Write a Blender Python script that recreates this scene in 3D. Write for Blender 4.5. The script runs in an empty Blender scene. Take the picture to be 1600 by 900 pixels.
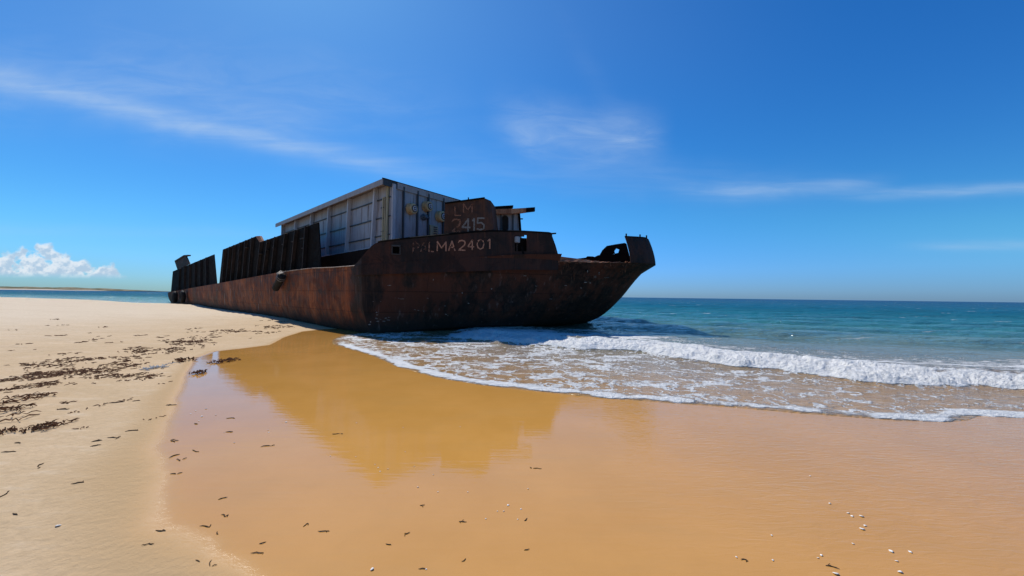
import bpy, bmesh, math, random
import numpy as np
from mathutils import Vector, Matrix
R = math.radians
random.seed(7); rng = np.random.default_rng(11)
scn = bpy.context.scene
col = scn.collection

# ---------------------------------------------------------------- camera
F = 590.0                      # focal length in pixels of the 1600 px wide photograph
PITCH, ROLL = 1.185, 0.735
CAM = Vector((0, 0, 1.6))
cam_d = bpy.data.cameras.new('camera'); cam = bpy.data.objects.new('camera', cam_d); col.objects.link(cam)
cam_d.sensor_width = 36; cam_d.lens = 36 * F / 1600
cam_d.clip_start = 0.05; cam_d.clip_end = 30000
ROT = Matrix.Rotation(R(90 + PITCH), 3, 'X') @ Matrix.Rotation(R(ROLL), 3, 'Z')
cam.location = CAM; cam.rotation_euler = ROT.to_euler()
scn.camera = cam

# ---------------------------------------------------------------- sun and sky
SUNV = Vector((-0.52, 0.68, 1.0)).normalized()
ELEV = math.asin(SUNV.z); AZ = math.atan2(SUNV.x, SUNV.y)
sd = bpy.data.lights.new('sun', 'SUN'); sd.energy = 4.5; sd.angle = R(0.53); sd.color = (1.0, 0.955, 0.89)
so = bpy.data.objects.new('sun', sd); col.objects.link(so)
so.rotation_euler = SUNV.to_track_quat('Z', 'Y').to_euler(); so.location = (0, 0, 60)

class G:
    """small helper for node trees"""
    def __init__(s, nt): s.nt = nt
    def n(s, typ, **kw):
        nd = s.nt.nodes.new(typ)
        for k, v in kw.items(): setattr(nd, k, v)
        return nd
    def put(s, sock, v):
        if isinstance(v, bpy.types.NodeSocket): s.nt.links.new(v, sock)
        elif isinstance(v, (int, float)):
            if hasattr(sock.default_value, '__len__'): sock.default_value = (v, v, v, 1) if len(sock.default_value) == 4 else (v, v, v)
            else: sock.default_value = v
        else:
            sock.default_value = tuple(v) + ((1,) if len(v) == 3 and len(sock.default_value) == 4 else ())
    def m(s, op, a, b=0.0, c=None, clamp=False):
        nd = s.n('ShaderNodeMath', operation=op, use_clamp=clamp)
        s.put(nd.inputs[0], a); s.put(nd.inputs[1], b)
        if c is not None: s.put(nd.inputs[2], c)
        return nd.outputs[0]
    def add(s, a, b): return s.m('ADD', a, b)
    def sub(s, a, b): return s.m('SUBTRACT', a, b)
    def mul(s, a, b): return s.m('MULTIPLY', a, b)
    def sm(s, v, lo, hi, a=0.0, b=1.0):
        nd = s.n('ShaderNodeMapRange', interpolation_type='SMOOTHSTEP')
        s.put(nd.inputs[0], v); s.put(nd.inputs[1], lo); s.put(nd.inputs[2], hi); s.put(nd.inputs[3], a); s.put(nd.inputs[4], b)
        return nd.outputs[0]
    def mix(s, f, a, b, blend='MIX'):
        nd = s.n('ShaderNodeMix', data_type='RGBA', blend_type=blend)
        s.put(nd.inputs[0], f); s.put(nd.inputs[6], a); s.put(nd.inputs[7], b)
        return nd.outputs[2]
    def noise(s, vec, scale, detail=4, rough=0.55, dist=0.0, typ='FBM'):
        nd = s.n('ShaderNodeTexNoise')
        s.put(nd.inputs['Vector'], vec); s.put(nd.inputs['Scale'], scale); s.put(nd.inputs['Detail'], detail)
        s.put(nd.inputs['Roughness'], rough); s.put(nd.inputs['Distortion'], dist)
        return nd.outputs[0]
    def map(s, vec, scale=(1, 1, 1), loc=(0, 0, 0), rot=(0, 0, 0)):
        nd = s.n('ShaderNodeMapping'); s.put(nd.inputs[0], vec)
        nd.inputs[1].default_value = loc; nd.inputs[2].default_value = rot; nd.inputs[3].default_value = scale
        return nd.outputs[0]
    def comb(s, x, y, z=0.0):
        nd = s.n('ShaderNodeCombineXYZ'); s.put(nd.inputs[0], x); s.put(nd.inputs[1], y); s.put(nd.inputs[2], z); return nd.outputs[0]
    def sep(s, v):
        nd = s.n('ShaderNodeSeparateXYZ'); s.put(nd.inputs[0], v); return nd.outputs
    def ramp(s, f, stops):
        nd = s.n('ShaderNodeValToRGB'); s.put(nd.inputs[0], f); cr = nd.color_ramp
        while len(cr.elements) < len(stops): cr.elements.new(0.5)
        for e, (p, c) in zip(cr.elements, stops): e.position = p; e.color = tuple(c) + (1,)
        return nd.outputs[0]
    def attr(s, name):
        return s.n('ShaderNodeAttribute', attribute_name=name).outputs['Fac']
    def bump(s, h, strength, dist=0.01, normal=None):
        nd = s.n('ShaderNodeBump'); s.put(nd.inputs['Height'], h); s.put(nd.inputs['Strength'], strength); s.put(nd.inputs['Distance'], dist)
        if normal is not None: s.put(nd.inputs['Normal'], normal)
        return nd.outputs[0]

world = bpy.data.worlds.new('World'); scn.world = world; world.use_nodes = True
g = G(world.node_tree)
bg = world.node_tree.nodes['Background']
sky = g.n('ShaderNodeTexSky', sky_type='NISHITA', sun_disc=False)
sky.sun_elevation = ELEV; sky.sun_rotation = AZ; sky.air_density = 1.0; sky.dust_density = 0.35; sky.ozone_density = 2.0; sky.altitude = 0
dirv = g.n('ShaderNodeTexCoord').outputs['Generated']
dx, dy, dz = g.sep(dirv)
dys = g.m('MAXIMUM', dy, 0.02)
u = g.m('DIVIDE', dx, dys); v = g.m('DIVIDE', dz, dys)
front = g.sm(dy, 0.05, 0.25)
uv = g.comb(u, v)
hs = g.n('ShaderNodeHueSaturation'); g.put(hs.inputs['Saturation'], 1.33); g.put(hs.inputs['Value'], 1.0); g.put(hs.inputs['Hue'], 0.502); g.put(hs.inputs['Color'], sky.outputs[0])
el = g.sm(v, -0.02, 0.24)
tint = g.mix(el, (0.70 * .42, 0.93 * .62, 1.25 * 1.12), (0.70 * .56, 0.93 * 1.0, 1.25 * .98))
tint = g.mix(g.mul(g.sm(u, -0.3, 1.5), g.sm(v, 0.1, 0.7)), tint, (0.70 * .56, 0.93 * .98, 1.25 * 1.02))
tint = g.mix(g.mul(g.sm(u, -0.9, 0.1, 1, 0), 0.45), tint, (0.70 * .36, 0.93 * .60, 1.25 * .66))
skyc = g.mix(1.0, hs.outputs[0], tint, 'MULTIPLY')
def streak(u0, v0, u1, v1, sag, w, fade=0.12):
    """a wisp of cirrus running between two directions"""
    slope = (v1 - v0) / (u1 - u0)
    base = g.add(g.mul(g.sub(u, u0), slope), v0)
    mid = g.m('DIVIDE', g.sub(u, u0), u1 - u0)
    base = g.add(base, g.mul(g.mul(mid, g.sub(1.0, mid)), sag))
    wob = g.mul(g.sub(g.noise(uv, 3.5, 3), 0.5), w * 1.6)
    d = g.m('DIVIDE', g.sub(g.add(v, wob), base), w)
    a = g.m('POWER', 2.718, g.mul(g.mul(d, d), -1.0))
    a = g.mul(a, g.sm(u, u0 - fade, u0 + fade)); a = g.mul(a, g.sm(u, u1 - fade, u1 + fade, 1.0, 0.0))
    return a
wisp = g.noise(g.map(uv, (1.6, 15, 1), rot=(0, 0, R(13))), 2.4, 9, 0.62, 0.5)
wisp2 = g.noise(g.map(uv, (2.2, 9, 1), rot=(0, 0, R(24)), loc=(4, 2, 0)), 1.7, 9, 0.62, 0.9)
wf = g.add(0.42, g.mul(g.sm(wisp, 0.30, 0.75), 0.65)); wf2 = g.add(0.35, g.mul(g.sm(wisp2, 0.30, 0.75), 0.75))
c = g.mul(streak(-1.9, 0.68, -0.26, 0.325, -0.03, 0.030, 0.2), g.mul(wf, 0.36))
c = g.add(c, g.mul(streak(-1.9, 0.62, -0.55, 0.45, 0.0, 0.085, 0.2), g.mul(wf2, 0.20)))
c = g.add(c, g.mul(streak(-0.02, 0.47, 0.36, 0.42, -0.10, 0.065, 0.08), g.mul(wf2, 0.42)))
c = g.add(c, g.mul(streak(0.2, 0.60, 0.45, 0.30, -0.12, 0.06, 0.15), g.mul(wf2, 0.06)))
c = g.add(c, g.mul(streak(-0.35, 0.36, 0.75, 0.30, -0.05, 0.05, 0.2), g.mul(wf, 0.10)))
c = g.add(c, g.mul(streak(-1.2, 0.62, -0.15, 0.46, 0.06, 0.10, 0.3), g.mul(wf2, 0.13)))
c = g.add(c, g.mul(streak(0.50, 0.285, 0.95, 0.315, -0.03, 0.020), g.mul(wf, 0.32)))
c = g.add(c, g.mul(streak(0.92, 0.280, 1.9, 0.33, 0.0, 0.016), g.mul(wf, 0.34)))
c = g.add(c, g.mul(streak(1.1, 0.145, 1.9, 0.165, 0.0, 0.014), g.mul(wf, 0.25)))
c = g.add(c, g.mul(streak(-1.6, 0.16, -0.5, 0.155, 0.0, 0.02, 0.3), g.mul(wf, 0.08)))
c = g.add(c, g.mul(g.mul(g.sm(u, -0.2, 1.0, 1, 0), g.sm(v, 0.30, 0.75)), 0.055))
c = g.mul(c, front)
skyc = g.mix(g.m('MINIMUM', c, 0.9), skyc, (4.8, 6.2, 8.0))
# a low bank of cumulus far out on the left
cu = g.comb(g.mul(u, 1.0), g.mul(v, 1.25))
n1 = g.noise(cu, 24, 6, 0.50, 0.0); n2 = g.noise(g.map(cu, loc=(0.005, -0.012, 0)), 24, 6, 0.50, 0.0)
topl = g.add(0.118, g.mul(g.sub(-1.27, u), -0.0))
env = g.m('MULTIPLY_ADD', g.m('ABSOLUTE', g.add(u, 1.26)), -0.30, 0.124)      # outline height of the bank
env = g.m('MAXIMUM', env, g.mul(g.sm(u, -1.12, -0.97, 1, 0), 0.045))
env = g.mul(env, g.sm(u, -1.06, -0.96, 1, 0))
ha = g.sub(g.add(env, g.mul(g.sub(n1, 0.5), 0.085)), v)
cum = g.mul(g.sm(ha, 0.0, 0.016), g.sm(v, 0.028, 0.048))
cum = g.mul(cum, g.sm(g.add(n1, g.mul(ha, 2.0)), 0.36, 0.50))
lit = g.sm(g.add(g.mul(g.sub(n2, n1), 6.0), g.mul(v, 6.0)), -0.2, 0.9)
cumc = g.mix(lit, (4.4, 5.7, 7.2), (7.6, 8.1, 8.7))
skyc = g.mix(g.mul(g.mul(cum, front), 0.88), skyc, cumc)
g.put(bg.inputs[0], skyc); bg.inputs[1].default_value = 0.105

scn.view_settings.view_transform = 'Standard'; scn.view_settings.look = 'None'
scn.view_settings.exposure = 0.0; scn.view_settings.gamma = 1.0
scn.view_settings.use_curve_mapping = False
scn.cycles.max_bounces = 6

# ---------------------------------------------------------------- tracing helpers (pixel of the photograph -> point in the place)
def ray(px, py): return (ROT @ Vector(((px - 800) / F, -(py - 450) / F, -1))).normalized()
RI = ROT.transposed()
def project(p):
    q = RI @ (Vector(p) - CAM)
    return 800 + F * q.x / -q.z, 450 - F * q.y / -q.z
def hitv(px, py, p0, d):
    """meet the upright plane through p0 that runs along d"""
    n = Vector((-d[1], d[0], 0)); r = ray(px, py)
    k = (Vector((p0[0], p0[1], 0)) - Vector((CAM.x, CAM.y, 0))).dot(n) / r.dot(n)
    return CAM + r * k
def hitz(px, py, z=0.0):
    r = ray(px, py); return CAM + r * ((z - CAM.z) / r.z)
def tab(t, x):
    return float(np.interp(x, [a for a, b in t], [b for a, b in t]))
def z_from(X, Y, table):
    z = 3.0
    for _ in range(6):
        px, py = project((X, Y, z)); want = tab(table, px)
        z += (py - want) * (math.hypot(X * 0, Y)) / F
    return z

# ---------------------------------------------------------------- numpy noise
def vnoise(x, y, seed=0):
    xi = np.floor(x).astype(np.int64); yi = np.floor(y).astype(np.int64)
    fx = x - xi; fy = y - yi; fx = fx * fx * (3 - 2 * fx); fy = fy * fy * (3 - 2 * fy)
    def h(a, b):
        n = (a * 374761393 + b * 668265263 + seed * 974711) & 0x7fffffff
        n = ((n ^ (n >> 13)) * 1274126177) & 0x7fffffff
        return ((n ^ (n >> 16)) & 0xffff) / 65535.0
    return (h(xi, yi) * (1 - fx) + h(xi + 1, yi) * fx) * (1 - fy) + (h(xi, yi + 1) * (1 - fx) + h(xi + 1, yi + 1) * fx) * fy
def fbm(x, y, octv=4, seed=0, gain=0.5):
    s = 0; a = 1; t = 0
    for o in range(octv):
        s = s + a * vnoise(x * 2 ** o + 17 * o, y * 2 ** o - 9 * o, seed + o); t += a; a *= gain
    return s / t
def sstep(x, a, b):
    t = np.clip((x - a) / (b - a), 0, 1); return t * t * (3 - 2 * t)
def sdist(X, Y, pts):
    """signed distance to a polyline, positive on its left-hand side"""
    best = np.full(X.shape, 1e18); sg = np.ones(X.shape)
    for (ax, ay), (bx, by) in zip(pts[:-1], pts[1:]):
        ex, ey = bx - ax, by - ay; L2 = ex * ex + ey * ey
        t = np.clip(((X - ax) * ex + (Y - ay) * ey) / L2, 0, 1)
        qx, qy = X - (ax + t * ex), Y - (ay + t * ey); d = qx * qx + qy * qy
        m = d < best * 0.999999
        cr = ex * (Y - ay) - ey * (X - ax)
        sg = np.where(m, np.sign(cr), sg); best = np.where(m, d, best)
    return np.sqrt(best) * sg

# ---------------------------------------------------------------- object helpers
def setp(o, **k):
    for a, b in k.items():
        if b is not None: o[a] = b
    return o
class MB:
    def __init__(s): s.v = []; s.f = []
    def quad(s, pts):
        b = len(s.v); s.v += [tuple(p) for p in pts]; s.f.append(tuple(range(b, b + len(pts))))
    def box(s, c, size, ax=None):
        ax = ax or (Vector((1, 0, 0)), Vector((0, 1, 0)), Vector((0, 0, 1)))
        b = len(s.v); c = Vector(c)
        for i in (-1, 1):
            for j in (-1, 1):
                for k in (-1, 1): s.v.append(tuple(c + ax[0] * i * size[0] / 2 + ax[1] * j * size[1] / 2 + ax[2] * k * size[2] / 2))
        for q in ((0, 1, 3, 2), (4, 6, 7, 5), (0, 4, 5, 1), (2, 3, 7, 6), (0, 2, 6, 4), (1, 5, 7, 3)): s.f.append(tuple(b + i for i in q))
    def prism(s, poly, off):
        """closed slab: polygon plus the same polygon moved by off"""
        n = len(poly); b = len(s.v); off = Vector(off)
        s.v += [tuple(p) for p in poly] + [tuple(Vector(p) + off) for p in poly]
        s.f.append(tuple(b + i for i in range(n))); s.f.append(tuple(b + n + i for i in reversed(range(n))))
        for i in range(n): j = (i + 1) % n; s.f.append((b + i, b + n + i, b + n + j, b + j))
    def beam(s, p, q, w, d, side):
        """bar from p to q, w wide along side, d deep"""
        p, q = Vector(p), Vector(q); z = (q - p).normalized(); x = Vector(side); x = (x - z * x.dot(z)).normalized(); y = z.cross(x)
        s.box((p + q) / 2, (w, d, (q - p).length), (x, y, z))
    def tube(s, pts, r, n=8, caps=True):
        pts = [Vector(p) for p in pts]; rr = r if isinstance(r, (list, tuple)) else [r] * len(pts); rings = []
        up = Vector((0.13, 0.31, 0.94))
        for i, p in enumerate(pts):
            d = (pts[min(i + 1, len(pts) - 1)] - pts[max(i - 1, 0)]).normalized()
            x = d.cross(up); x = x.normalized() if x.length > 1e-4 else Vector((1, 0, 0)); y = d.cross(x)
            b = len(s.v); rings.append(b)
            for k in range(n):
                a = 2 * math.pi * k / n; s.v.append(tuple(p + (x * math.cos(a) + y * math.sin(a)) * rr[i]))
        for a, b in zip(rings[:-1], rings[1:]):
            for k in range(n): l = (k + 1) % n; s.f.append((a + k, a + l, b + l, b + k))
        if caps: s.f.append(tuple(rings[0] + k for k in reversed(range(n)))); s.f.append(tuple(rings[-1] + k for k in range(n)))
    def torus(s, c, axis, R_, r, n=24, m=10, flat=1.0):
        axis = Vector(axis).normalized(); x = axis.orthogonal().normalized(); y = axis.cross(x); b = len(s.v); c = Vector(c)
        for i in range(n):
            a = 2 * math.pi * i / n; d = x * math.cos(a) + y * math.sin(a)
            for j in range(m):
                e = 2 * math.pi * j / m; s.v.append(tuple(c + d * (R_ + r * math.cos(e)) + axis * r * flat * math.sin(e)))
        for i in range(n):
            for j in range(m): s.f.append((b + i * m + j, b + ((i + 1) % n) * m + j, b + ((i + 1) % n) * m + (j + 1) % m, b + i * m + (j + 1) % m))
    def lathe(s, c, axis, prof, n=24):
        """prof: (distance along axis, radius)"""
        axis = Vector(axis).normalized(); x = axis.orthogonal().normalized(); y = axis.cross(x); b = len(s.v); c = Vector(c)
        for (h, r) in prof:
            for k in range(n):
                a = 2 * math.pi * k / n; s.v.append(tuple(c + axis * h + (x * math.cos(a) + y * math.sin(a)) * r))
        for i in range(len(prof) - 1):
            for k in range(n): l = (k + 1) % n; s.f.append((b + i * n + k, b + i * n + l, b + (i + 1) * n + l, b + (i + 1) * n + k))
        s.f.append(tuple(b + k for k in reversed(range(n)))); s.f.append(tuple(b + (len(prof) - 1) * n + k for k in range(n)))
    def build(s, name, mat, parent=None, origin=(0, 0, 0), smooth=False, bevel=0.0, solid=0.0):
        o0 = Vector(origin)
        if parent is not None:
            p = parent
            while p is not None: o0 = o0 + Vector(p.location); p = p.parent
        me = bpy.data.meshes.new(name)
        me.from_pydata([tuple(Vector(q) - o0) for q in s.v], [], s.f); me.update()
        bm = bmesh.new(); bm.from_mesh(me); bmesh.ops.recalc_face_normals(bm, faces=bm.faces) if not solid else None
        bm.to_mesh(me); bm.free()
        if smooth: me.polygons.foreach_set('use_smooth', [True] * len(me.polygons))
        me.materials.append(mat); ob = bpy.data.objects.new(name, me); col.objects.link(ob)
        if parent is not None: ob.parent = parent
        ob.location = origin
        if solid: md = ob.modifiers.new('thickness', 'SOLIDIFY'); md.thickness = solid; md.offset = 0
        if bevel: md = ob.modifiers.new('edge', 'BEVEL'); md.width = bevel; md.segments = 2; md.limit_method = 'ANGLE'
        return ob
def empty(name, loc, **k):
    o = bpy.data.objects.new(name, None); o.location = loc; o.empty_display_size = 0.3; col.objects.link(o); return setp(o, **k)

def newmat(name):
    m = bpy.data.materials.new(name); m.use_nodes = True
    return m, G(m.node_tree), m.node_tree.nodes['Principled BSDF']

# ---------------------------------------------------------------- materials: sand, water
def sand_mat():
    m, g, b = newmat('sand')
    pos = g.n('ShaderNodeNewGeometry').outputs['Position']
    wet = g.attr('wet'); film = g.attr('film')
    grain = g.noise(pos, 220, 3, 0.7); patch = g.noise(pos, 0.9, 5, 0.6); spk = g.noise(pos, 900, 1, 0.5)
    lines = g.noise(g.map(pos, (0.25, 1.6, 1), rot=(0, 0, R(-14))), 1.2, 6, 0.6, 0.4)
    dry = g.mix(g.sm(patch, 0.3, 0.7), (0.545, 0.388, 0.222), (0.600, 0.432, 0.258))
    high = g.attr('high')
    dry = g.mix(g.mul(high, 0.85), dry, (0.70, 0.585, 0.435))
    dry = g.mix(g.mul(g.sm(lines, 0.45, 0.75), 0.30), dry, (0.48, 0.345, 0.20))
    dry = g.mix(g.mul(g.sm(grain, 0.58, 0.75), 0.35), dry, (0.33, 0.24, 0.15))
    dry = g.mix(g.mul(g.sm(spk, 0.62, 0.72), 0.30), dry, (0.75, 0.66, 0.52))
    wetc = g.mix(g.sm(patch, 0.3, 0.7), (0.550, 0.270, 0.058), (0.600, 0.298, 0.070))
    wetc = g.mix(g.mul(g.sm(g.noise(pos, 260, 2), 0.56, 0.72), 0.30), wetc, (0.27, 0.14, 0.05))
    m1 = g.noise(pos, 14, 4, 0.7); m2 = g.noise(g.map(pos, (0.7, 2.2, 1), loc=(3, 1, 0)), 2.6, 6, 0.68)
    dry = g.mix(g.mul(g.sm(m1, 0.40, 0.68), 0.30), dry, (0.38, 0.27, 0.155))
    dry = g.mix(g.mul(g.sm(m2, 0.50, 0.72), 0.30), dry, (0.74, 0.62, 0.46))
    wetc = g.mix(g.mul(g.sm(g.noise(g.map(pos, (0.5, 1.6, 1), rot=(0, 0, R(-15))), 1.6, 7, 0.66), 0.45, 0.70), 0.30), wetc, (0.49, 0.265, 0.075))
    edge = g.noise(pos, 3.0, 5, 0.6)
    fm = g.sm(g.add(film, g.mul(g.sub(edge, 0.5), 0.2)), 0.05, 0.9)
    wetc = g.mix(fm, (0.485, 0.325, 0.168), wetc)
    w = g.sm(g.add(wet, g.mul(g.sub(edge, 0.5), 0.25)), 0.02, 0.98)
    c = g.mix(w, dry, wetc)
    # scattered crumbs of weed and dark grains thrown about in the surface
    fl = g.n('ShaderNodeTexVoronoi', feature='F1'); g.put(fl.inputs['Vector'], g.map(pos, (1, 2.6, 1), rot=(0, 0, R(8)))); fl.inputs['Scale'].default_value = 9
    crumb = g.mul(g.sm(fl.outputs['Distance'], 0.02, 0.06, 1, 0), g.sm(g.noise(pos, 1.3, 3), 0.60, 0.70))
    c = g.mix(g.mul(crumb, g.sub(0.75, g.mul(w, 0.6))), c, (0.10, 0.065, 0.035))
    g.put(b.inputs['Base Color'], c)
    fm = g.sm(g.add(film, g.mul(g.sub(edge, 0.5), 0.2)), 0.05, 0.9)
    g.put(b.inputs['Roughness'], g.m('MULTIPLY_ADD', g.m('POWER', fm, 0.6), -0.915, 0.935))
    fm3 = g.m('POWER', fm, 7.0)
    g.put(b.inputs['IOR'], g.m('MULTIPLY_ADD', fm3, 0.06, 1.36))
    fm3 = g.m('POWER', fm, 3.0)
    g.put(b.inputs['Specular IOR Level'], g.m('MULTIPLY_ADD', fm3, 0.62, 0.10))
    rip = g.attr('ripple')
    d1 = g.mul(grain, g.mul(g.sub(1.0, fm), 0.25))
    d7 = g.mul(g.noise(pos, 18, 4, 0.6), g.mul(g.sub(1.0, fm), 0.9))
    d2 = g.mul(g.noise(g.map(pos, (1, 1.7, 1), rot=(0, 0, R(-20))), 5.5, 5, 0.6), g.mul(g.sub(1.0, fm), g.m('MULTIPLY_ADD', high, 1.4, 0.7)))
    rp = g.noise(g.map(pos, (0.8, 3.2, 1), rot=(0, 0, R(-28))), 7.0, 3, 0.5, 0.8)
    d3 = g.mul(rp, g.mul(rip, 0.65))
    d6 = g.mul(g.noise(g.map(pos, (0.7, 6.0, 1)), 3.0, 3, 0.5), g.mul(fm, 0.085))
    d4 = g.mul(g.noise(pos, 1.1, 2), 0.25)
    d5 = g.mul(g.noise(pos, 45, 3), g.mul(fm, 0.008))
    h = g.add(g.add(d1, g.add(d2, d7)), g.add(g.add(d3, d4), g.add(d5, d6)))
    g.put(b.inputs['Normal'], g.bump(h, 1.0, 0.012))
    return m
def sea_mat():
    m, g, b = newmat('sea_water')
    pos = g.n('ShaderNodeNewGeometry').outputs['Position']; x, y, z = g.sep(pos)
    vs = g.attr('shore'); fo = g.attr('foam'); thin = g.attr('lace')
    vv = g.add(vs, g.mul(g.sub(g.noise(g.map(pos, (0.35, 1, 1)), 0.16, 5, 0.6), 0.5), g.mul(vs, 0.55)))
    f = g.m('DIVIDE', g.m('LOGARITHM', g.m('MAXIMUM', g.add(vv, 1.0), 1.0), 10.0), 3.6)
    c = g.ramp(f, [(0.0, (0.43, 0.24, 0.085)), (0.13, (0.37, 0.235, 0.110)), (0.20, (0.270, 0.205, 0.125)), (0.25, (0.215, 0.205, 0.130)), (0.315, (0.135, 0.215, 0.165)),
                   (0.37, (0.050, 0.200, 0.185)), (0.43, (0.016, 0.155, 0.200)), (0.52, (0.005, 0.115, 0.195)), (0.66, (0.004, 0.090, 0.195)), (0.85, (0.006, 0.068, 0.180))])
    big = g.noise(g.map(pos, (0.22, 1, 1), rot=(0, 0, R(-6))), 0.55, 6, 0.62)
    c = g.mix(g.mul(g.sm(big, 0.40, 0.72), g.sm(vs, 6, 14, 0, 0.75)), c, (0.012, 0.070, 0.095))
    # foam lace in the swash
    w1 = g.noise(pos, 1.6, 4, 0.6); w2 = g.noise(g.map(pos, loc=(7, 3, 0)), 1.6, 4, 0.6)
    warp = g.n('ShaderNodeVectorMath', operation='ADD'); g.put(warp.inputs[0], g.map(pos, (0.95, 1.15, 1), rot=(0, 0, R(20))))
    g.put(warp.inputs[1], g.comb(g.mul(w1, 1.8), g.mul(w2, 1.8)))
    vo = g.n('ShaderNodeTexVoronoi', feature='DISTANCE_TO_EDGE'); g.put(vo.inputs['Vector'], warp.outputs[0]); vo.inputs['Scale'].default_value = 1.9
    vo2 = g.n('ShaderNodeTexVoronoi', feature='DISTANCE_TO_EDGE'); g.put(vo2.inputs['Vector'], warp.outputs[0]); vo2.inputs['Scale'].default_value = 4.3
    dens = g.noise(g.map(pos, (0.6, 1.2, 1), loc=(1.5, 0, 0)), 1.1, 5, 0.65)
    wid = g.mul(thin, g.sm(dens, 0.30, 0.60))
    l1 = g.sm(g.sub(g.mul(wid, 0.115), vo.outputs[0]), 0.0, 0.016)
    l2 = g.mul(g.sm(g.sub(g.mul(wid, 0.085), vo2.outputs[0]), 0.0, 0.02), g.sm(dens, 0.48, 0.60))
    lace = g.m('MAXIMUM', l1, l2)
    fine = g.noise(pos, 24, 5, 0.7)
    lace = g.mul(lace, g.sm(fine, 0.30, 0.46, 0.45, 1.0))
    solid = g.sm(g.add(fo, g.mul(g.sub(g.noise(g.map(pos, (0.7, 1.3, 1)), 3.2, 7, 0.68), 0.5), 1.15)), 0.38, 0.62)
    # scattered whitecaps out at sea
    capn = g.noise(g.map(pos, (0.30, 1.5, 1), loc=(0, 1.7, 0)), 0.55, 7, 0.66)
    caps = g.mul(g.sm(capn, 0.635, 0.675), g.sm(vs, 6, 16, 0, 0.75))
    foam = g.m('MAXIMUM', g.m('MAXIMUM', lace, solid), caps)
    fcol = g.mix(g.sm(g.noise(pos, 6, 5, 0.7), 0.35, 0.65), (0.78, 0.79, 0.77), (0.93, 0.92, 0.88))
    c = g.mix(foam, c, fcol)
    g.put(b.inputs['Base Color'], c)
    g.put(b.inputs['Roughness'], g.m('MULTIPLY_ADD', foam, 0.65, 0.07)); b.inputs['IOR'].default_value = 1.333
    g.put(b.inputs['Specular IOR Level'], g.sm(vs, 4, 45, 0.5, 0.05))
    # ripples: small near the shore, chop farther out
    r1 = g.noise(g.map(pos, (1.0, 2.4, 1), rot=(0, 0, R(-22))), 4.2, 5, 0.62, 0.6)
    r2 = g.noise(g.map(pos, (0.5, 1.6, 1), rot=(0, 0, R(-8))), 1.1, 7, 0.66, 0.4)
    r3 = g.noise(g.map(pos, (0.35, 1.0, 1)), 0.12, 6, 0.65)
    h = g.add(g.mul(r1, 0.05), g.mul(r2, g.sm(vs, 3, 14, 0.02, 0.38)))
    h = g.add(h, g.mul(r3, g.sm(vs, 25, 90, 0.0, 2.6)))
    h = g.add(h, g.mul(foam, 0.025))
    h = g.add(h, g.mul(g.mul(g.noise(pos, 14, 6, 0.7), foam), 0.10))
    nrm = g.bump(h, 1.0, 1.0); g.put(b.inputs['Normal'], nrm)
    # wave facets far out tilt towards the viewer: mostly the colour of the water body shows
    df = g.n('ShaderNodeBsdfDiffuse'); g.put(df.inputs[0], c); g.put(df.inputs['Normal'], nrm)
    mx = g.n('ShaderNodeMixShader'); g.put(mx.inputs[0], g.mul(g.sm(vs, 5, 60, 0.0, 0.86), g.sm(r2, 0.30, 0.62, 1.0, 0.80)))
    g.nt.links.new(b.outputs[0], mx.inputs[1]); g.nt.links.new(df.outputs[0], mx.inputs[2])
    g.nt.links.new(mx.outputs[0], g.nt.nodes['Material Output'].inputs[0])
    return m

# ---------------------------------------------------------------- ground
COAST = [(400, -260), (60, -22), (22, 0.6), (12, 4.3)] + [tuple(hitz(a, b, 0).xy) for a, b in
         [(1600, 654), (1530, 650), (1512, 657), (1480, 660), (1400, 657), (1320, 651), (1250, 646), (1150, 637), (1050, 630), (950, 623), (850, 613), (760, 603), (680, 590), (620, 573), (580, 555), (545, 545), (520, 538), (518, 531), (535, 524)]] + \
        [(-5.5, 16.6), (-10, 22), (-20, 31), (-27, 38.5), (-34, 40), (-38.3, 42), (-40.5, 40.5), (-47, 42), (-61, 45), (-100, 60), (-400, 150), (-3000, 500)]
COAST = [(x, y) for x, y in COAST]
def coast_v(X, Y): return -sdist(X, Y, COAST)           # positive out at sea
WETL = [(-0.6, -30), (-0.75, 0)] + [tuple(hitz(a, b, 0).xy) for a, b in [(370, 960), (300, 905), (250, 870), (212, 830), (196, 790), (196, 745), (212, 710), (240, 670), (258, 630), (278, 590), (300, 561), (332, 549), (380, 544), (418, 539), (442, 527), (470, 518), (505, 514)]] + [(-7.0, 18), (-5, 20)]
CTRL = [(0, 2, 0), (0, 5, 0), (0, 8, 0), (4, 3, 0), (8, 2, 0), (-3, 10, 0), (-5, 14, 0), (-6.5, 12, 0), (-4, 7, 0), (-2, 4, 0.0), (5, 6, 0), (12, 4, 0), (2, -3, 0.03),
        (-8.6, 13, 0.02), (-9.5, 17, 0.0), (-8.4, 16.8, -0.03), (-12.2, 20.0, .10), (-14, 21.8, .15), (-17.5, 25.4, .15), (-23.4, 30.8, .10), (-30, 37, .10), (-33.9, 40, .30), (-38.3, 42, .24), (-40.3, 40, .37), (-46.8, 42, .58),
        (-61, 45, .66), (-100, 60, .7), (-30, 25, .34), (-45, 25, .5), (-20, 15, .26), (-12, 8, .16), (-7, 4, .10), (-5, 1, .09), (-20, 5, .32), (-60, 10, .6), (-100, 0, .8), (-3.5, 1.5, 0.03), (-10, -10, .25), (20, -20, .3), (-14, 14, .10), (-10, 10.5, .07), (-24, 20, .30), (60, -60, .4)]
CP = np.array(CTRL); _d = np.hypot(CP[:, None, 0] - CP[None, :, 0], CP[:, None, 1] - CP[None, :, 1])
_w = np.linalg.solve(_d + np.eye(len(CP)) * -0.6, CP[:, 2] - 0.0)
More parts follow.
